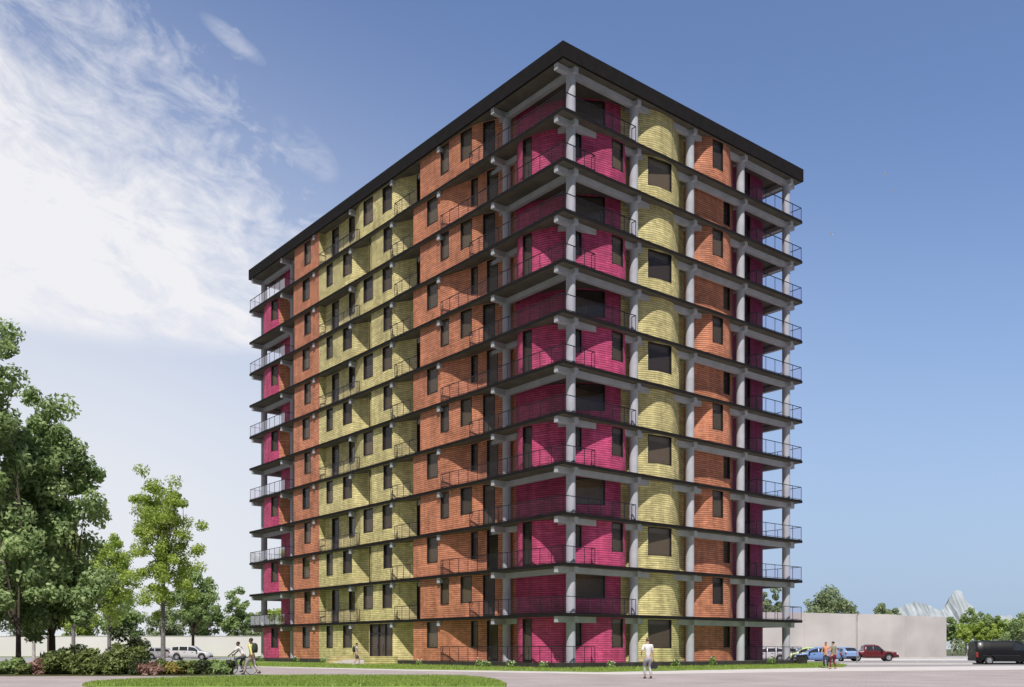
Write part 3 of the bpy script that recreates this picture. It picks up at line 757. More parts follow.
# ------------------------------------------------------------------ walls and far terrain
M['white_wall'] = mat('white_render', (.68, .645, .68), .9, noise=.12, amp=.06, bump=.1)
M['beige_wall'] = mat('beige_concrete', (.49, .465, .455), .9, noise=.25, amp=.13, bump=.2)
ww = empty('boundary_wall', (-85, 163, 0), 0, 'long low white rendered wall behind the parked cars and trees', 'wall')
b = MB(); b.box(-65, 62, 0, .3, 0, 3.4); b.build('wall_panel', M['white_wall'], ww)
b = MB(); b.box(-65.05, 62.05, -.06, .36, 3.4, 3.48); b.build('coping', M['white_wall'], ww)
bw = empty('concrete_wall', (35, 138, 0), 0, 'tall blank beige concrete wall with shallow folds behind the cars on the right', 'wall')
fold = [(-16, .5, 6.7), (7.2, 0, 6.55), (7.25, -.06, 6.53), (12.2, -.35, 6.42), (14.9, .1, 6.38), (15.0, .0, 6.40), (20.6, .35, 6.36), (23.0, 1.0, 6.22), (23.05, .94, 6.2), (30.6, 3.4, 6.1)]
b = MB()
for (a, c) in zip(fold, fold[1:]):
    y0, y1 = a[1]+(a[0]*.12), c[1]+(c[0]*.12)
    b.face([(a[0], y0, 0), (c[0], y1, 0), (c[0], y1, c[2]), (a[0], y0, a[2])])
    b.face([(a[0], y0, a[2]), (c[0], y1, c[2]), (c[0], y1+6, c[2]), (a[0], y0+6, a[2])])
e = fold[-1]; ye = e[1]+e[0]*.12
b.face([(e[0], ye, 0), (e[0]+1.2, ye+6, 0), (e[0]+1.2, ye+6, e[2]), (e[0], ye, e[2])])
b.build('wall_face', M['beige_wall'], bw)
b = MB(); b.box(-16, 30, -2.4, -2.1, 0, .12)
b.build('base_kerb', M['paving'], bw)
rng = np.random.default_rng(77)
C_ = np.array([(x, 232+rng.normal()*5, 1.4+rng.random()*2.6) for x in np.arange(70, 175, .8)])
tag(leaf_mesh('distant_woods', C_, np.full(len(C_), 2.0), 60, .5, rng, M['lf_far'], None), 'far off band of hazy green woodland beyond the car park', 'woodland', kind='stuff')
M['rock'] = mat('pale_rock_hazed', (.36, .40, .43), 1, noise=.05, amp=.14, bump=.3, bscale=.12, spec=0)  # pale rock with the bluish distance haze mixed into its colour
prof = [(-400, 640), (0, 636), (300, 634), (600, 632), (800, 628), (860, 620), (885, 612), (898, 609), (906, 605), (914, 602), (920, 603), (926, 604), (932, 608), (940, 611), (946, 605), (951, 596), (956, 590), (960, 592), (964, 597), (970, 604), (976, 611), (984, 617), (995, 617), (1006, 615), (1018, 618), (1040, 617), (1100, 624), (1400, 638)]
rng = np.random.default_rng(3); rows = []
xs = np.concatenate([np.arange(-400, 860, 20), np.arange(860, 1060, 1.5), np.arange(1060, 1400, 12)])
hp = np.interp(xs, [p[0] for p in prof], [(648.5-p[1])*1800/960.7+1.35 for p in prof])
for j, fr in enumerate([0, .25, .5, .75, 1, .8, .45, 0]):
    D = 1800 + (j-4)*28
    jit = rng.normal(size=len(xs))*hp*.014*(0 < j < 7) * (np.abs(xs-950) < 110)
    rows.append([(((x-512)*1800/960.7), D + (rng.normal()*3 if abs(x-950) < 110 else 0), max(-1, h*fr + jt)) for x, h, jt in zip(xs, hp, jit)])
b = MB(); b.grid(rows, smooth=False); tag(b.build('mountain', M['rock']), kind='structure')

# ------------------------------------------------------------------ vehicles
M['tyre'] = mat('black_rubber', (.018, .018, .019), .85, noise=8, amp=.2)
M['rim'] = mat('alloy_rim', (.55, .55, .57), .35, .7, noise=6, amp=.1)
M['carglass'] = mat('car_glass', (.025, .028, .034), .06, 0, noise=3, amp=.2, spec=.8)
M['black_trim'] = mat('black_trim', (.022, .022, .023), .55, noise=6, amp=.2)
M['lamp_white'] = mat('clear_lamp', (.75, .76, .78), .15, 0, noise=9, amp=.05, coat=.6)
M['lamp_red'] = mat('red_lamp', (.35, .012, .012), .2, 0, noise=9, amp=.1, coat=.6)
def paint(name, c): return mat(name, c, .32, .0, noise=1.2, amp=.05, coat=.7)

def make_car(loc, rz, label, col, kind='hatch', cat='car', name='parked_car', rimcol=None):
    t = empty(name, loc, rz, label, cat, 'cars parked around the tower')
    if kind == 'suv':
        Ln, wd = 4.7, .93; K = [(-2.35,.42,.98,1.02),(-2.28,.34,1.05,1.15),(-1.95,.30,1.06,1.62),(-1.2,.24,1.06,1.70),(.0,.24,1.03,1.69),(.55,.24,1.01,1.58),(1.18,.24,.99,1.03),(1.9,.26,.93,.95),(2.25,.30,.80,.82),(2.35,.38,.62,.64)]; wh = (-1.42, 1.45); rw = .36; gl = (-1.98, .98); ws = (.42, 1.2); rr = (-2.28, -1.93)
    elif kind == 'hatch':
        Ln, wd = 4.2, .88; K = [(-2.1,.40,.85,.88),(-2.03,.32,.98,1.06),(-1.62,.28,.99,1.40),(-.9,.22,.97,1.50),(.1,.22,.94,1.48),(.55,.22,.92,1.36),(1.15,.22,.88,.93),(1.75,.24,.80,.82),(2.02,.28,.66,.68),(2.1,.36,.52,.54)]; wh = (-1.28, 1.32); rw = .32; gl = (-1.62, .95); ws = (.42, 1.18); rr = (-2.03, -1.6)
    elif kind == 'pickup':
        Ln, wd = 5.3, .93; K = [(-2.65,.52,1.06,1.08),(-2.6,.48,1.08,1.10),(-.95,.40,1.08,1.10),(-.86,.36,1.09,1.62),(-.6,.34,1.09,1.76),(.2,.34,1.08,1.76),(.62,.34,1.07,1.66),(1.22,.34,1.05,1.09),(2.1,.36,1.0,1.02),(2.52,.40,.90,.92),(2.65,.46,.66,.68)]; wh = (-1.60, 1.62); rw = .39; gl = (-.72, 1.05); ws = (.5, 1.24); rr = (-.93, -.84)
    else:
        Ln, wd = 5.3, .98; K = [(-2.65,.40,1.05,1.86),(-2.6,.32,1.08,1.95),(-1.5,.26,1.10,2.0),(.6,.26,1.10,1.99),(1.05,.26,1.10,1.90),(1.95,.26,1.08,1.16),(2.4,.30,.98,1.0),(2.6,.36,.74,.76),(2.65,.42,.58,.60)]; wh = (-1.62, 1.70); rw = .36; gl = (.35, 1.62); ws = (.95, 1.98); rr = (-2.66, -2.6)
    kx = [k[0] for k in K]
    fz = lambda x, i: float(np.interp(x, kx, [k[i] for k in K]))
    xs = sorted(set([round(v, 3) for v in list(kx) + [w_ + (rw+.09)*math.cos(a) for w_ in wh for a in np.linspace(0, math.pi, 11)] + list(np.linspace(-Ln/2, Ln/2, 25)) if -Ln/2 <= v <= Ln/2]))
    def sect(x):
        zb, zl, zr = fz(x, 1), fz(x, 2), fz(x, 3)
        e = max(0, abs(x)/(Ln/2) - .78)/.22
        w_ = wd*(1 - .16*e*e)
        ar = 0
        for c in wh:
            q = (rw+.085)**2 - (x-c)**2
            if q > 0: ar = max(ar, rw + math.sqrt(q))
        th = min(1, (zr-zl)/.3)
        tu = .24 if kind != 'van' else .12
        pts = [(0, zb), (w_-.10, zb), (w_, zb+.14), (w_+.01, (zb+zl)*.5), (w_-.025, zl)]
        wr = w_-.03-(zr-zl)*tu
        pts += [(wr-.02, zr-.05*th-.005), (wr-.14, zr-.0), (0, zr+.02)]
        return [(y, max(z, ar) if i < 4 and i > 0 else z) for i, (y, z) in enumerate(pts)]
    rows = []
    for x in xs:
        s = sect(x); rows.append([(x, -y, z) for y, z in s] + [(x, y, z) for y, z in s[-2:0:-1]])
    mb = MB(); mb.grid(rows, 0, True, close=True)
    mb.face(rows[0], mi=0); mb.face(rows[-1][::-1], mi=0)
    body = mb.build('body', col, t)
    # glazing on the body surface
    def side(x, f, sgn):
        s = sect(x); a, b_ = s[4], s[5]
        y = a[0]+(b_[0]-a[0])*f; z = a[1]+(b_[1]-a[1])*f
        return (x, sgn*(y+.008), z)
    def strip(x0, x1, nm):
        for sgn in (-1, 1):
            m_ = MB(); xx = list(np.linspace(x0, x1, 7))
            r2 = [[side(x, .10, sgn) for x in xx], [side(x, .50, sgn) for x in xx], [side(x, .88, sgn) for x in xx]]
            m_.grid(r2, 0, True); m_.build(nm, M['carglass'], t)
    if kind in ('suv', 'hatch'):
        n_ = (gl[1]-gl[0])
        strip(gl[0]+.06, gl[0]+n_*.26, 'rear_quarter_window'); strip(gl[0]+n_*.29, gl[0]+n_*.60, 'rear_side_window'); strip(gl[0]+n_*.63, gl[1]-.04, 'front_side_window')
    elif kind == 'pickup':
        strip(gl[0]+.04, gl[0]+.72, 'rear_side_window'); strip(gl[0]+.80, gl[1]-.02, 'front_side_window')
    else:
        strip(gl[0], gl[1]-.12, 'front_side_window')
    def over(x0, x1, nm):
        m_ = MB(); r2 = []
        for x in np.linspace(x0, x1, 6):
            s = sect(x); up = .012
            r2.append([(x, -s[6][0]*.97, s[6][1]+up), (x, 0, s[7][1]+up), (x, s[6][0]*.97, s[6][1]+up)])
        m_.grid(r2, 0, True); m_.build(nm, M['carglass'], t)
    over(ws[0]+.06, ws[1]-.05, 'windscreen')
    if kind != 'van':
        over(rr[0]+.02, rr[1]-.02, 'rear_window')
    # wheels
    for xw in wh:
        for sgn in (-1, 1):
            m_ = MB(); y0 = sgn*(wd-.12)
            m_.lathe([(rw*.62, -.10), (rw*.95, -.105), (rw, -.07), (rw, .07), (rw*.95, .105), (rw*.62, .10)], (xw, y0, rw), n=28, smooth=True)
            ty = m_.build('wheel', M['tyre'], t)
            r_ = MB()
            yf = y0+sgn*.085
            r_.lathe([(.001, sgn*.0), (rw*.16, sgn*.005), (rw*.17, -sgn*.02), (rw*.6, -sgn*.03), (rw*.64, sgn*.012)], (xw, yf, rw), n=20)
            for k in range(5):
                a = 2*math.pi*k/5
                r_.bar((xw, yf, rw), (xw+rw*.6*math.cos(a), yf+sgn*.004, rw+rw*.6*math.sin(a)), .03, .07)
            r_.build('rim', rimcol or M['rim'], ty)
    # lamps, bumpers, mirrors, handles
    zf = fz(Ln/2-.25, 2)-.12; zr_ = fz(-Ln/2+.1, 2)-.16
    for sgn in (-1, 1):
        m_ = MB(); m_.box(Ln/2-.34, Ln/2-.09, sgn*(wd*.80)-.12, sgn*(wd*.80)+.12, zf-.09, zf+.07); m_.build('headlight', M['lamp_white'], t, bevel=.03)
        m_ = MB(); m_.box(-Ln/2+.0, -Ln/2+.14, sgn*(wd*.84)-.09, sgn*(wd*.84)+.06, zr_-(.30 if kind == 'van' else .08), zr_+.12); m_.build('tail_lamp', M['lamp_red'], t, bevel=.02)
        m_ = MB(); m_.box(ws[1]-.42, ws[1]-.26, sgn*(wd+.10)-.10, sgn*(wd+.10)+.09, fz(ws[1], 2)+.02, fz(ws[1], 2)+.19); m_.build('wing_mirror', M['black_trim'], t, bevel=.03)
        for xh in ((-.62, .28) if kind != 'van' else (.45,)):
            m_ = MB(); m_.box(xh, xh+.18, sgn*(wd+.012)-.012, sgn*(wd+.012)+.012, fz(xh, 2)-.13, fz(xh, 2)-.10); m_.build('door_handle', M['black_trim'], t)
    m_ = MB(); m_.box(Ln/2-.22, Ln/2+.05, -wd*.78, wd*.78, fz(Ln/2, 1)-.06, fz(Ln/2, 1)+.14); m_.build('front_bumper', M['black_trim'], t, bevel=.04)
    m_ = MB(); m_.box(-Ln/2-.05, -Ln/2+.2, -wd*.80, wd*.80, fz(-Ln/2, 1)-.06, fz(-Ln/2, 1)+.14); m_.build('rear_bumper', M['black_trim'], t, bevel=.04)
    if kind == 'pickup':
        m_ = MB(); m_.box(-2.52, -1.0, -.76, .76, 1.105, 1.125); m_.build('bed_cover', M['black_trim'], t)
    if kind == 'van':
        m_ = MB()
        for sgn in (-1, 1): m_.box(-2.2, .9, sgn*(wd+.012)-.01, sgn*(wd+.012)+.01, .72, .77)
        m_.build('side_rail', M['black_trim'], t)
    return t

P_ = {'white': paint('white_paint', (.56, .55, .57)), 'silver': paint('silver_paint', (.33, .33, .36)), 'blue': paint('light_blue_paint', (.16, .27, .56)),
      'blue2': paint('pale_blue_paint', (.24, .36, .62)), 'green': paint('pale_green_paint', (.50, .60, .25)), 'red': paint('dark_red_paint', (.12, .008, .012)), 'black': mat('black_paint', (.006, .006, .008), .38, noise=1.2, amp=.05, spec=.3, coat=.15)}
make_car((pxat(191, 113), 113, 0), R(4), 'white estate car parked by the white wall, nose to the right', P_['white'], 'suv')
make_car((pxat(164, 117), 117, 0), R(8), 'silver grey car parked close behind the white one', P_['silver'], 'hatch')
make_car((pxat(766, 99), 99, 0), R(172), 'pale white hatchback seen behind the ground floor railing of the tower', P_['white'], 'hatch')
make_car((pxat(783, 104), 104, 0), R(150), 'silver hatchback right of the white one behind the tower railing', P_['silver'], 'hatch')
make_car((pxat(806, 101), 101, 0), R(176), 'pale green car mostly hidden behind the light blue one', P_['green'], 'hatch')
make_car((pxat(817, 94), 94, 0), R(171), 'light blue hatchback parked just left of the two standing people', P_['blue'], 'hatch')
make_car((pxat(841, 103), 103, 0), R(104), 'pale blue hatchback seen from behind, right of the two standing people', P_['blue2'], 'hatch')
make_car((pxat(871, 103), 103, 0), R(-7), 'dark red pickup truck with a double cab before the beige wall', P_['red'], 'pickup', 'pickup', 'pickup_truck')
make_car((pxat(1004, 81.5), 81.5, 0), R(-3), 'black panel van parked at the right picture edge', P_['black'], 'van', 'van', 'parked_van')

# dark service box at the right end of the plinth, thin pole by the pickup
b = empty('utility_cabinet', (*loc2w(W_-.75, -.45), .05), TH, 'squat black cabinet standing at the right end of the tower plinth', 'cabinet')
m_ = MB(); m_.box(-.4, .4, -.25, .25, 0, .72); m_.build('housing', M['plinth'], b, bevel=.02)
m_ = MB(); m_.box(-.43, .43, -.28, .28, .72, .77); m_.build('lid', M['frame'], b, bevel=.02)
m_ = MB(); m_.bar((.05, -.26, .45), (.05, -.26, .6), .02, .03); m_.build('handle', M['rail'], b)
b = empty('lamp_post', (pxat(857, 88), 88, 0), 0, 'thin grey lamp post standing between the blue cars and the red pickup', 'lamp post')
M['galv'] = mat('galvanised_steel', (.38, .38, .39), .5, .5, noise=3, amp=.1)
m_ = MB(); m_.tube([(0,0,0), (0,0,.5), (0,0,4.4)], [.06, .045, .03], 10); m_.build('post', M['galv'], b)
m_ = MB(); m_.tube([(0,0,4.36), (.0,-.15,4.45), (0,-.42,4.47)], [.028,.05,.04], 8); m_.build('lamp_head', M['galv'], b)

# ------------------------------------------------------------------ people
def skin_mesh(name, chains, m, parent, sub=1, root=0):
    """chains: lists of (point, radius); a point that repeats joins the chains"""
    V = []; Rr = []; Ed = []; idx = {}
    for ch in chains:
        prev = None
        for p, r_ in ch:
            key = tuple(round(c, 4) for c in p)
            if key not in idx: idx[key] = len(V); V.append(p); Rr.append(r_)
            i = idx[key]
            if prev is not None and prev != i: Ed.append((prev, i))
            prev = i
    me = bpy.data.meshes.new(name); me.from_pydata(V, Ed, [])
    o = bpy.data.objects.new(name, me); COL.objects.link(o)
    sk = o.modifiers.new('skin', 'SKIN'); sk.use_smooth_shade = True
    for i, d in enumerate(me.skin_vertices[0].data):
        r_ = Rr[i]; d.radius = r_ if hasattr(r_, '__len__') else (r_, r_); d.use_root = (i == root)
    s = o.modifiers.new('sub', 'SUBSURF'); s.levels = sub; s.render_levels = sub
    bpy.context.view_layer.update()
    dg = bpy.context.evaluated_depsgraph_get()
    m2 = bpy.data.meshes.new_from_object(o.evaluated_get(dg))
    bpy.data.objects.remove(o); bpy.data.meshes.remove(me)
    m2.name = name; m2.materials.clear(); m2.materials.append(m)
    m2.polygons.foreach_set('use_smooth', [True]*len(m2.polygons))
    o = bpy.data.objects.new(name, m2); COL.objects.link(o); o.parent = parent
    return o

M['skin_l'] = mat('light_skin', (.52, .31, .22), .6, noise=8, amp=.08)
M['skin_d'] = mat('dark_skin', (.16, .09, .06), .6, noise=8, amp=.08)
M['hair'] = mat('dark_hair', (.025, .018, .014), .7, noise=30, amp=.3)
M['hair_b'] = mat('brown_hair', (.12, .075, .045), .7, noise=30, amp=.3)
M['shoe'] = mat('dark_shoe', (.03, .028, .03), .6, noise=10, amp=.2)
M['eye'] = mat('eye_dark', (.02, .015, .012), .2, noise=20, amp=.1)
def cloth(n, c): return mat(n, c, .9, noise=7, amp=.14, bump=.25)

def person(loc, rz, label, skin, hair, shirt, legs, shoes, pose, h=1.76, shorts=False, group=None, sleeves=.5, bare=False):
    """faces local +Y. pose: lean, hands L/R, feet L/R, crouch"""
    t = empty('person', loc, rz, label, 'person', group); t.scale = (1, 1, 1)
    k = h/1.76
    lean = pose.get('lean', 0); pel = Vector(pose.get('pelvis', (0, 0, .94)))
    up = Vector((0, math.sin(lean), math.cos(lean))); fw = Vector((0, math.cos(lean), -math.sin(lean)))
    B = lambda u, x=0, y=0: pel + up*u + Vector((x, 0, 0)) + fw*y
    def limb(a, c, l1, l2, bend):
        """middle joint of a two-bone limb"""
        a = Vector(a); c = Vector(c); d = c-a; L = min(d.length, (l1+l2)*.999); dn = d.normalized()
        x = (l1*l1-l2*l2+L*L)/(2*L); hh = math.sqrt(max(0, l1*l1-x*x))
        bd = Vector(bend); bd = (bd - dn*bd.dot(dn)).normalized()
        return a+dn*x+bd*hh, a+dn*L
    S = lambda p: tuple(Vector(p)*k)
    hip = {s: pel+Vector((s*.095, 0, -.03)) for s in (-1, 1)}
    sh = {s: B(.49, s*.175) for s in (-1, 1)}
    ft = {-1: Vector(pose['footL']), 1: Vector(pose['footR'])}
    hd = {-1: Vector(pose['handL']), 1: Vector(pose['handR'])}
    kn, an, el, wr = {}, {}, {}, {}
    for s in (-1, 1):
        kn[s], an[s] = limb(hip[s], ft[s]+Vector((0, 0, .09)), .435, .43, (s*.05, 1, .1))
        el[s], wr[s] = limb(sh[s], hd[s], .29, .25, (s*.5, -1, -.3))
    neck = B(.55); nk2 = B(.60, 0, .01); head = nk2 + Vector((0, .025, .105)); top = head+Vector((0, 0, .09))
    ch = [[(S(pel), .115*k), (S(B(.14)), .105*k), (S(B(.32)), (.135*k, .105*k)), (S(B(.46)), (.115*k, .09*k)), (S(neck), .055*k), (S(nk2), .052*k), (S(head-Vector((0, -.0, .035))), (.072*k, .082*k)), (S(head+Vector((0, 0, .03))), (.076*k, .092*k)), (S(top), .055*k)]]
    ch.append([(S(head-Vector((0, 0, .035))), .07*k), (S(head+Vector((0, .105, -.02))), .016*k)])            # nose
    for s in (-1, 1):
        ch.append([(S(head-Vector((0, 0, .035))), .07*k), (S(head+Vector((s*.085, -.005, -.01))), .018*k)])   # ears
        ch.append([(S(pel), .115*k), (S(hip[s]), .098*k), (S(hip[s].lerp(kn[s], .5)), .078*k), (S(kn[s]), .056*k), (S(kn[s].lerp(an[s], .35)), .058*k), (S(an[s]), .038*k), (S(an[s]+Vector((0, .10, -.055))), .036*k), (S(an[s]+Vector((0, .17, -.065))), .026*k)])
        ch.append([(S(B(.46)), .1*k), (S(sh[s]), .066*k), (S(sh[s].lerp(el[s], .5)), .050*k), (S(el[s]), .040*k), (S(el[s].lerp(wr[s], .4)), .040*k), (S(wr[s]), .027*k)])
        d = (wr[s]-el[s]).normalized(); sd_ = d.cross(Vector((s, 0, 0)) + Vector((0, .3, 0))).normalized(); pn = d.cross(sd_).normalized()
        palm = wr[s]+d*.07
        ch[-1] += [(S(palm), (.036*k, .02*k))]
        for f, (o_, ln) in enumerate(((-.03, .068), (-.01, .080), (.01, .074), (.03, .058))):                # four fingers
            q0 = palm+d*.03+sd_*o_; q1 = q0+d*ln*.55; q2 = q1+d*ln*.35-pn*ln*.3*s
            ch.append([(S(palm), .02*k), (S(q0), .0095*k), (S(q1), .009*k), (S(q2), .007*k)])
        q0 = wr[s]+d*.035-sd_*.03; ch.append([(S(palm), .02*k), (S(q0), .012*k), (S(q0+d*.03-sd_*.02), .010*k), (S(q0+d*.06-sd_*.02), .008*k)])  # thumb
    skin_mesh('body', ch, skin, t)
    g = .014
    if not bare:
        tor = [(S(pel-up*.10), (.138*k, .125*k)), (S(B(.14)), (.128*k, .115*k)), (S(B(.32)), (.152*k, .122*k)), (S(B(.455)), (.13*k, .105*k)), (S(B(.535)), .064*k)]
        sc_ = [tor]
        for s in (-1, 1):
            arm = [(S(B(.455)), .1*k), (S(sh[s]), .082*k), (S(sh[s].lerp(el[s], min(1, sleeves))), .064*k)]
            if sleeves > 1: arm = arm[:2] + [(S(sh[s].lerp(el[s], .5)), .066*k), (S(el[s]), .056*k), (S(el[s].lerp(wr[s], .9)), .042*k)]
            sc_.append(arm)
        skin_mesh('shirt', sc_, shirt, t)
    lg = [[(S(pel+up*.06), (.128*k, .115*k)), (S(pel-up*.03), .128*k)]]
    for s in (-1, 1):
        c = [(S(pel-up*.03), .12*k), (S(hip[s]-Vector((0, 0, .05))), .108*k), (S(hip[s].lerp(kn[s], .5)), .094*k)]
        c += [(S(hip[s].lerp(kn[s], .92)), .080*k)] if shorts else [(S(kn[s]), .074*k), (S(kn[s].lerp(an[s], .5)), .066*k), (S(kn[s].lerp(an[s], .95)), .058*k)]
        lg.append(c)
    skin_mesh('shorts' if shorts else 'trousers', lg, legs, t)
    for s in (-1, 1):
        skin_mesh('shoe', [[(S(an[s]+Vector((0, -.035, -.035))), .048*k), (S(an[s]+Vector((0, .06, -.045))), .045*k), (S(an[s]+Vector((0, .185, -.058))), .034*k)]], shoes, t)
        m_ = MB(); m_.sphere(S(head+Vector((s*.032, .088, .012))), .011*k, 8, 6); m_.build('eye', M['eye'], t)
    m_ = MB(); m_.sphere(S(head+Vector((0, -.018, .045))), (.089*k, .101*k, .086*k), 14, 10); m_.build('hair', hair, t)
    m_ = MB(); c = S(head+Vector((0, .093, -.055))); m_.sphere(c, (.026*k, .010*k, .007*k), 8, 5); m_.build('mouth', M['skin_d'], t)
    return t

def backpack(loc, rz, label, m, sc=1.0):
    t = empty('backpack', loc, rz, label, 'backpack')
    b = MB(); rows = []
    for z, w_, d_ in ((0, .10, .05), (.03, .15, .085), (.2, .16, .11), (.36, .15, .095), (.44, .12, .06), (.47, .05, .02)):
        rows.append([(w_*sc*math.copysign(abs(math.cos(a))**.6, math.cos(a)), d_*sc*math.copysign(abs(math.sin(a))**.6, math.sin(a)), z*sc) for a in [2*math.pi*k/16 for k in range(16)]])
    b.grid(rows, 0, True, close=True); b.face(rows[0][::-1]); b.face(rows[-1]); b.build('bag', m, t)
    for s in (-1, 1):
        b = MB(); b.tube([(s*.09, .08, .44), (s*.11, .17, .50), (s*.12, .27, .40), (s*.12, .26, .22), (s*.11, .12, .06)], .016, 6); b.build('strap', m, t)
    b = MB(); b.tube([(-.04, 0, .465), (-.02, 0, .50), (.02, 0, .50), (.04, 0, .465)], .01, 6); b.build('carry_handle', m, t)
    return t

M['black_cloth'] = cloth('black_cloth', (.025, .025, .028))
M['white_cloth'] = cloth('white_cloth', (.72, .71, .70)); M['pale_cloth'] = cloth('pale_grey_trousers', (.38, .38, .42)); M['navy'] = cloth('navy_cloth', (.035, .04, .07))
M['yellow_cloth'] = cloth('pale_yellow_cloth', (.68, .62, .22)); M['beige_cloth'] = cloth('stone_trousers', (.36, .33, .29)); M['grey_cloth'] = cloth('light_grey_cloth', (.50, .49, .50))
M['salmon'] = cloth('salmon_cloth', (.62, .30, .18)); M['sage'] = cloth('sage_cloth', (.23, .24, .17)); M['maroon'] = cloth('maroon_cloth', (.14, .025, .035)); M['dk_grey'] = cloth('charcoal_cloth', (.07, .07, .08))
walk = dict(lean=.05, footL=(-.10, .26, 0), footR=(.10, -.26, .03), handL=(-.26, -.18, .84), handR=(.27, .22, .88), pelvis=(0, 0, .91))
# lone pedestrian on the plaza, back to the camera
px0 = (pxat(648, 42.8), 42.8, .012)
person(px0, R(8), 'pedestrian in white shirt and pale grey trousers on the plaza, back turned', M['skin_l'], M['hair_b'], M['white_cloth'], M['pale_cloth'], M['shoe'], dict(lean=.03, footL=(-.10, .10, 0), footR=(.11, -.12, .02), handL=(-.25, .16, 1.06), handR=(.25, .03, .82), pelvis=(0, 0, .925)), h=1.82, sleeves=.9)
hb = empty('handbag', (px0[0]+.27, px0[1]+.03, .45), R(8), 'black bag held in the right hand of the white shirted pedestrian', 'bag')
b = MB()
rows = [[(x*wd_, y, z) for x, y in ((-1, -.06), (1, -.06), (1, .06), (-1, .06))] for z, wd_ in ((0, .13), (.14, .15), (.27, .11))]
b.grid(rows, 0, False, close=True); b.face(rows[0][::-1]); b.face(rows[-1]); b.build('bag_body', M['black_cloth'], hb, bevel=.02)
b = MB(); b.tube([(-.07, 0, .26), (-.05, 0, .36), (.05, 0, .36), (.07, 0, .26)], .012, 6); b.build('bag_handle', M['black_cloth'], hb)
# man in yellow walking left with a backpack
yx = (pxat(252, 49), 49, .012)
person(yx, R(72), 'man in pale yellow top and stone trousers striding left beside the cyclist', M['skin_d'], M['hair'], M['yellow_cloth'], M['beige_cloth'], M['shoe'], dict(walk, footL=(-.09, .36, 0), footR=(.10, -.38, .05), pelvis=(0, 0, .89)), h=1.92, sleeves=1.2)
fw = Vector((-math.sin(R(72)), math.cos(R(72)), 0)); bp_ = Vector(yx) - fw*.17 + Vector((0, 0, 1.12))
backpack(bp_, R(72), 'dark green backpack on the back of the man in yellow', cloth('dark_green_cloth', (.03, .045, .03)), 1.05)
# cyclist
cxy = (pxat(242, 49.4), 49.4, .012); crz = R(82)
person(cxy, crz, 'cyclist in white top with dark cap sitting on a bicycle', M['skin_d'], M['hair'], M['white_cloth'], M['dk_grey'], M['shoe'], dict(lean=.55, pelvis=(0, -.12, 1.0), footL=(-.12, .22, .30), footR=(.12, .02, .12), handL=(-.24, .58, 1.03), handR=(.24, .58, 1.03)), h=1.72, sleeves=.9)
bk = empty('bicycle', cxy, crz, 'dark bicycle ridden by the cyclist beside the planting bed', 'bicycle')
M['bike'] = mat('bicycle_paint', (.10, .10, .14), .4, .2, noise=5, amp=.1)
for yw in (-.50, .56):
    b = MB(); n = 28
    rows = []
    for i in range(n+1):
        a = 2*math.pi*i/n; rows.append([((.018*math.cos(c)), yw+(.33+.018*math.sin(c))*math.cos(a), .34+(.33+.018*math.sin(c))*math.sin(a)) for c in [2*math.pi*j/6 for j in range(6)]])
    b.grid(rows, 0, True, close=True); wl = b.build('wheel', M['tyre'], bk)
    b = MB()
    for i in range(12):
        a = 2*math.pi*i/12; b.bar((0, yw, .34), (0, yw+.32*math.cos(a), .34+.32*math.sin(a)), .006, .006)
    b.build('spokes', M['rim'], wl)
b = MB()
for a, c in (((0,-.50,.34),(0,-.05,.30)), ((0,-.05,.30),(0,-.18,.84)), ((0,-.18,.80),(0,.40,.82)), ((0,-.05,.30),(0,.42,.70)), ((0,-.50,.34),(0,-.17,.78)), ((0,.38,.92),(0,.56,.34))): b.tube([a, c], .02, 8)
b.build('frame', M['bike'], bk)
b = MB(); b.tube([(0,.38,.92), (0,.42,1.0)], .015, 6); b.tube([(-.27,.50,1.0), (-.2,.44,1.02), (.2,.44,1.02), (.27,.50,1.0)], .014, 6); b.build('handlebar', M['bike'], bk)
b = MB(); b.sphere((0,-.21,.88), (.08,.14,.035), 10, 6); b.build('saddle', M['black_trim'], bk)
b = MB(); b.tube([(-.10,.06,.22), (.0,-.05,.30), (.10,-.14,.38)], .012, 6); b.build('crank', M['rim'], bk)
cp = Vector(cxy)
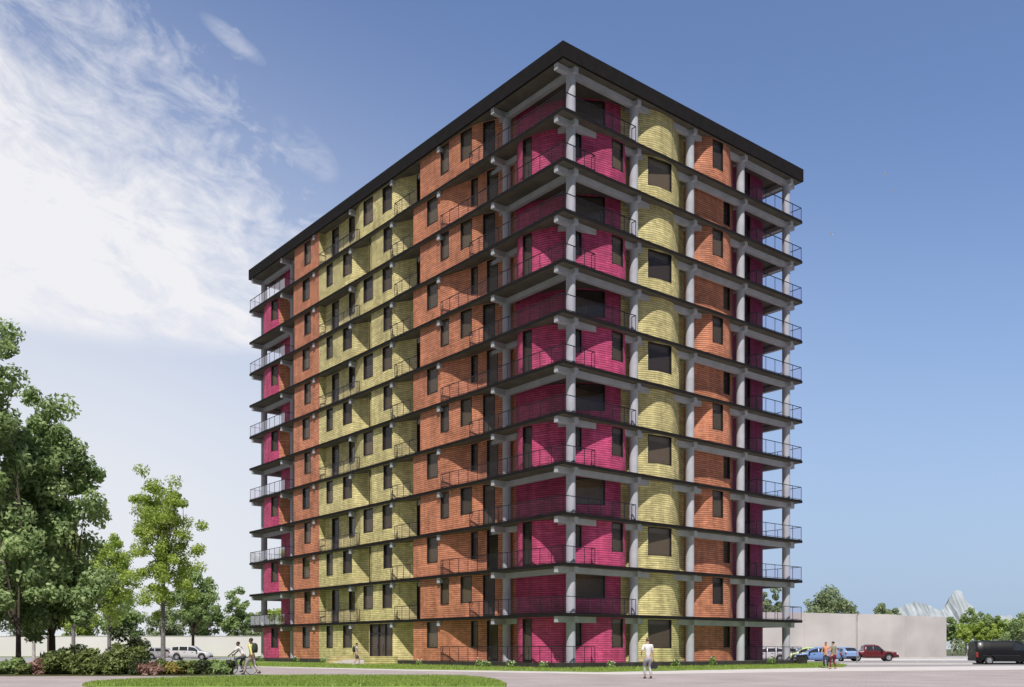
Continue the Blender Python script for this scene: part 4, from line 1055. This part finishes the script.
# visitor on the entrance stairs
vx = loc2w(-3.35, 20.9)
person((*vx, .012), R(-70), 'visitor in light grey shirt and dark shorts walking up to the entrance stairs', M['skin_l'], M['hair'], M['grey_cloth'], M['dk_grey'], M['white_cloth'], walk, h=1.8, shorts=True)
fw = Vector((-math.sin(R(-70)), math.cos(R(-70)), 0))
backpack(Vector((*vx, 1.06)) - fw*.19, R(-70), 'black backpack worn by the visitor near the entrance stairs', M['black_cloth'])
# two people standing by the blue cars
person((pxat(826, 66), 66, .012), R(150), 'person in salmon top and dark trousers standing before the light blue car', M['skin_l'], M['hair_b'], M['salmon'], M['navy'], M['shoe'], dict(lean=0, footL=(-.12, .02, 0), footR=(.12, -.03, 0), handL=(-.27, .06, .86), handR=(.24, .2, 1.0), pelvis=(0, 0, .94)), h=1.78)
person((pxat(833.5, 62.5), 62.5, .012), R(25), 'person in sage green shirt and maroon trousers beside the one in salmon', M['skin_l'], M['hair'], M['sage'], M['maroon'], cloth('tan_shoe', (.42, .26, .15)), dict(lean=.02, footL=(-.10, .12, 0), footR=(.11, -.12, .02), handL=(-.22, .22, 1.05), handR=(.28, .02, .86), pelvis=(0, 0, .93)), h=1.80)

# gulls far up on the right
M['feather'] = mat('white_feather', (.75, .75, .74), .8, noise=9, amp=.1)
for px, py, rz, lab in ((885, 174, 20, 'small white bird highest in the sky right of the tower'), (894, 190, -30, 'small white bird gliding just below the highest one'), (831, 235, 70, 'small white bird lowest in the sky, nearest the tower')):
    D = 150; t = empty('bird', ((px-512)*D/960.7, D, 1.35+(648.5-py)*D/960.7), R(rz), lab, 'bird', 'birds in the sky')
    b = MB(); b.sphere((0, 0, 0), (.07, .20, .065), 10, 8); b.sphere((0, .20, .03), (.04, .06, .04), 8, 6)
    b.tube([(0, .25, .03), (0, .31, .02)], [.014, .003], 6); b.tube([(0, -.15, 0), (0, -.30, .0)], [.05, .03], 6); b.build('body', M['feather'], t)
    for sg in (-1, 1):
        b = MB(); b.grid([[(sg*.05, .10, .03), (sg*.05, -.08, .03)], [(sg*.27, .15, .13), (sg*.27, -.05, .12)], [(sg*.52, .03, .08), (sg*.52, -.06, .075)]], smooth=True); b.build('wing', M['feather'], t)
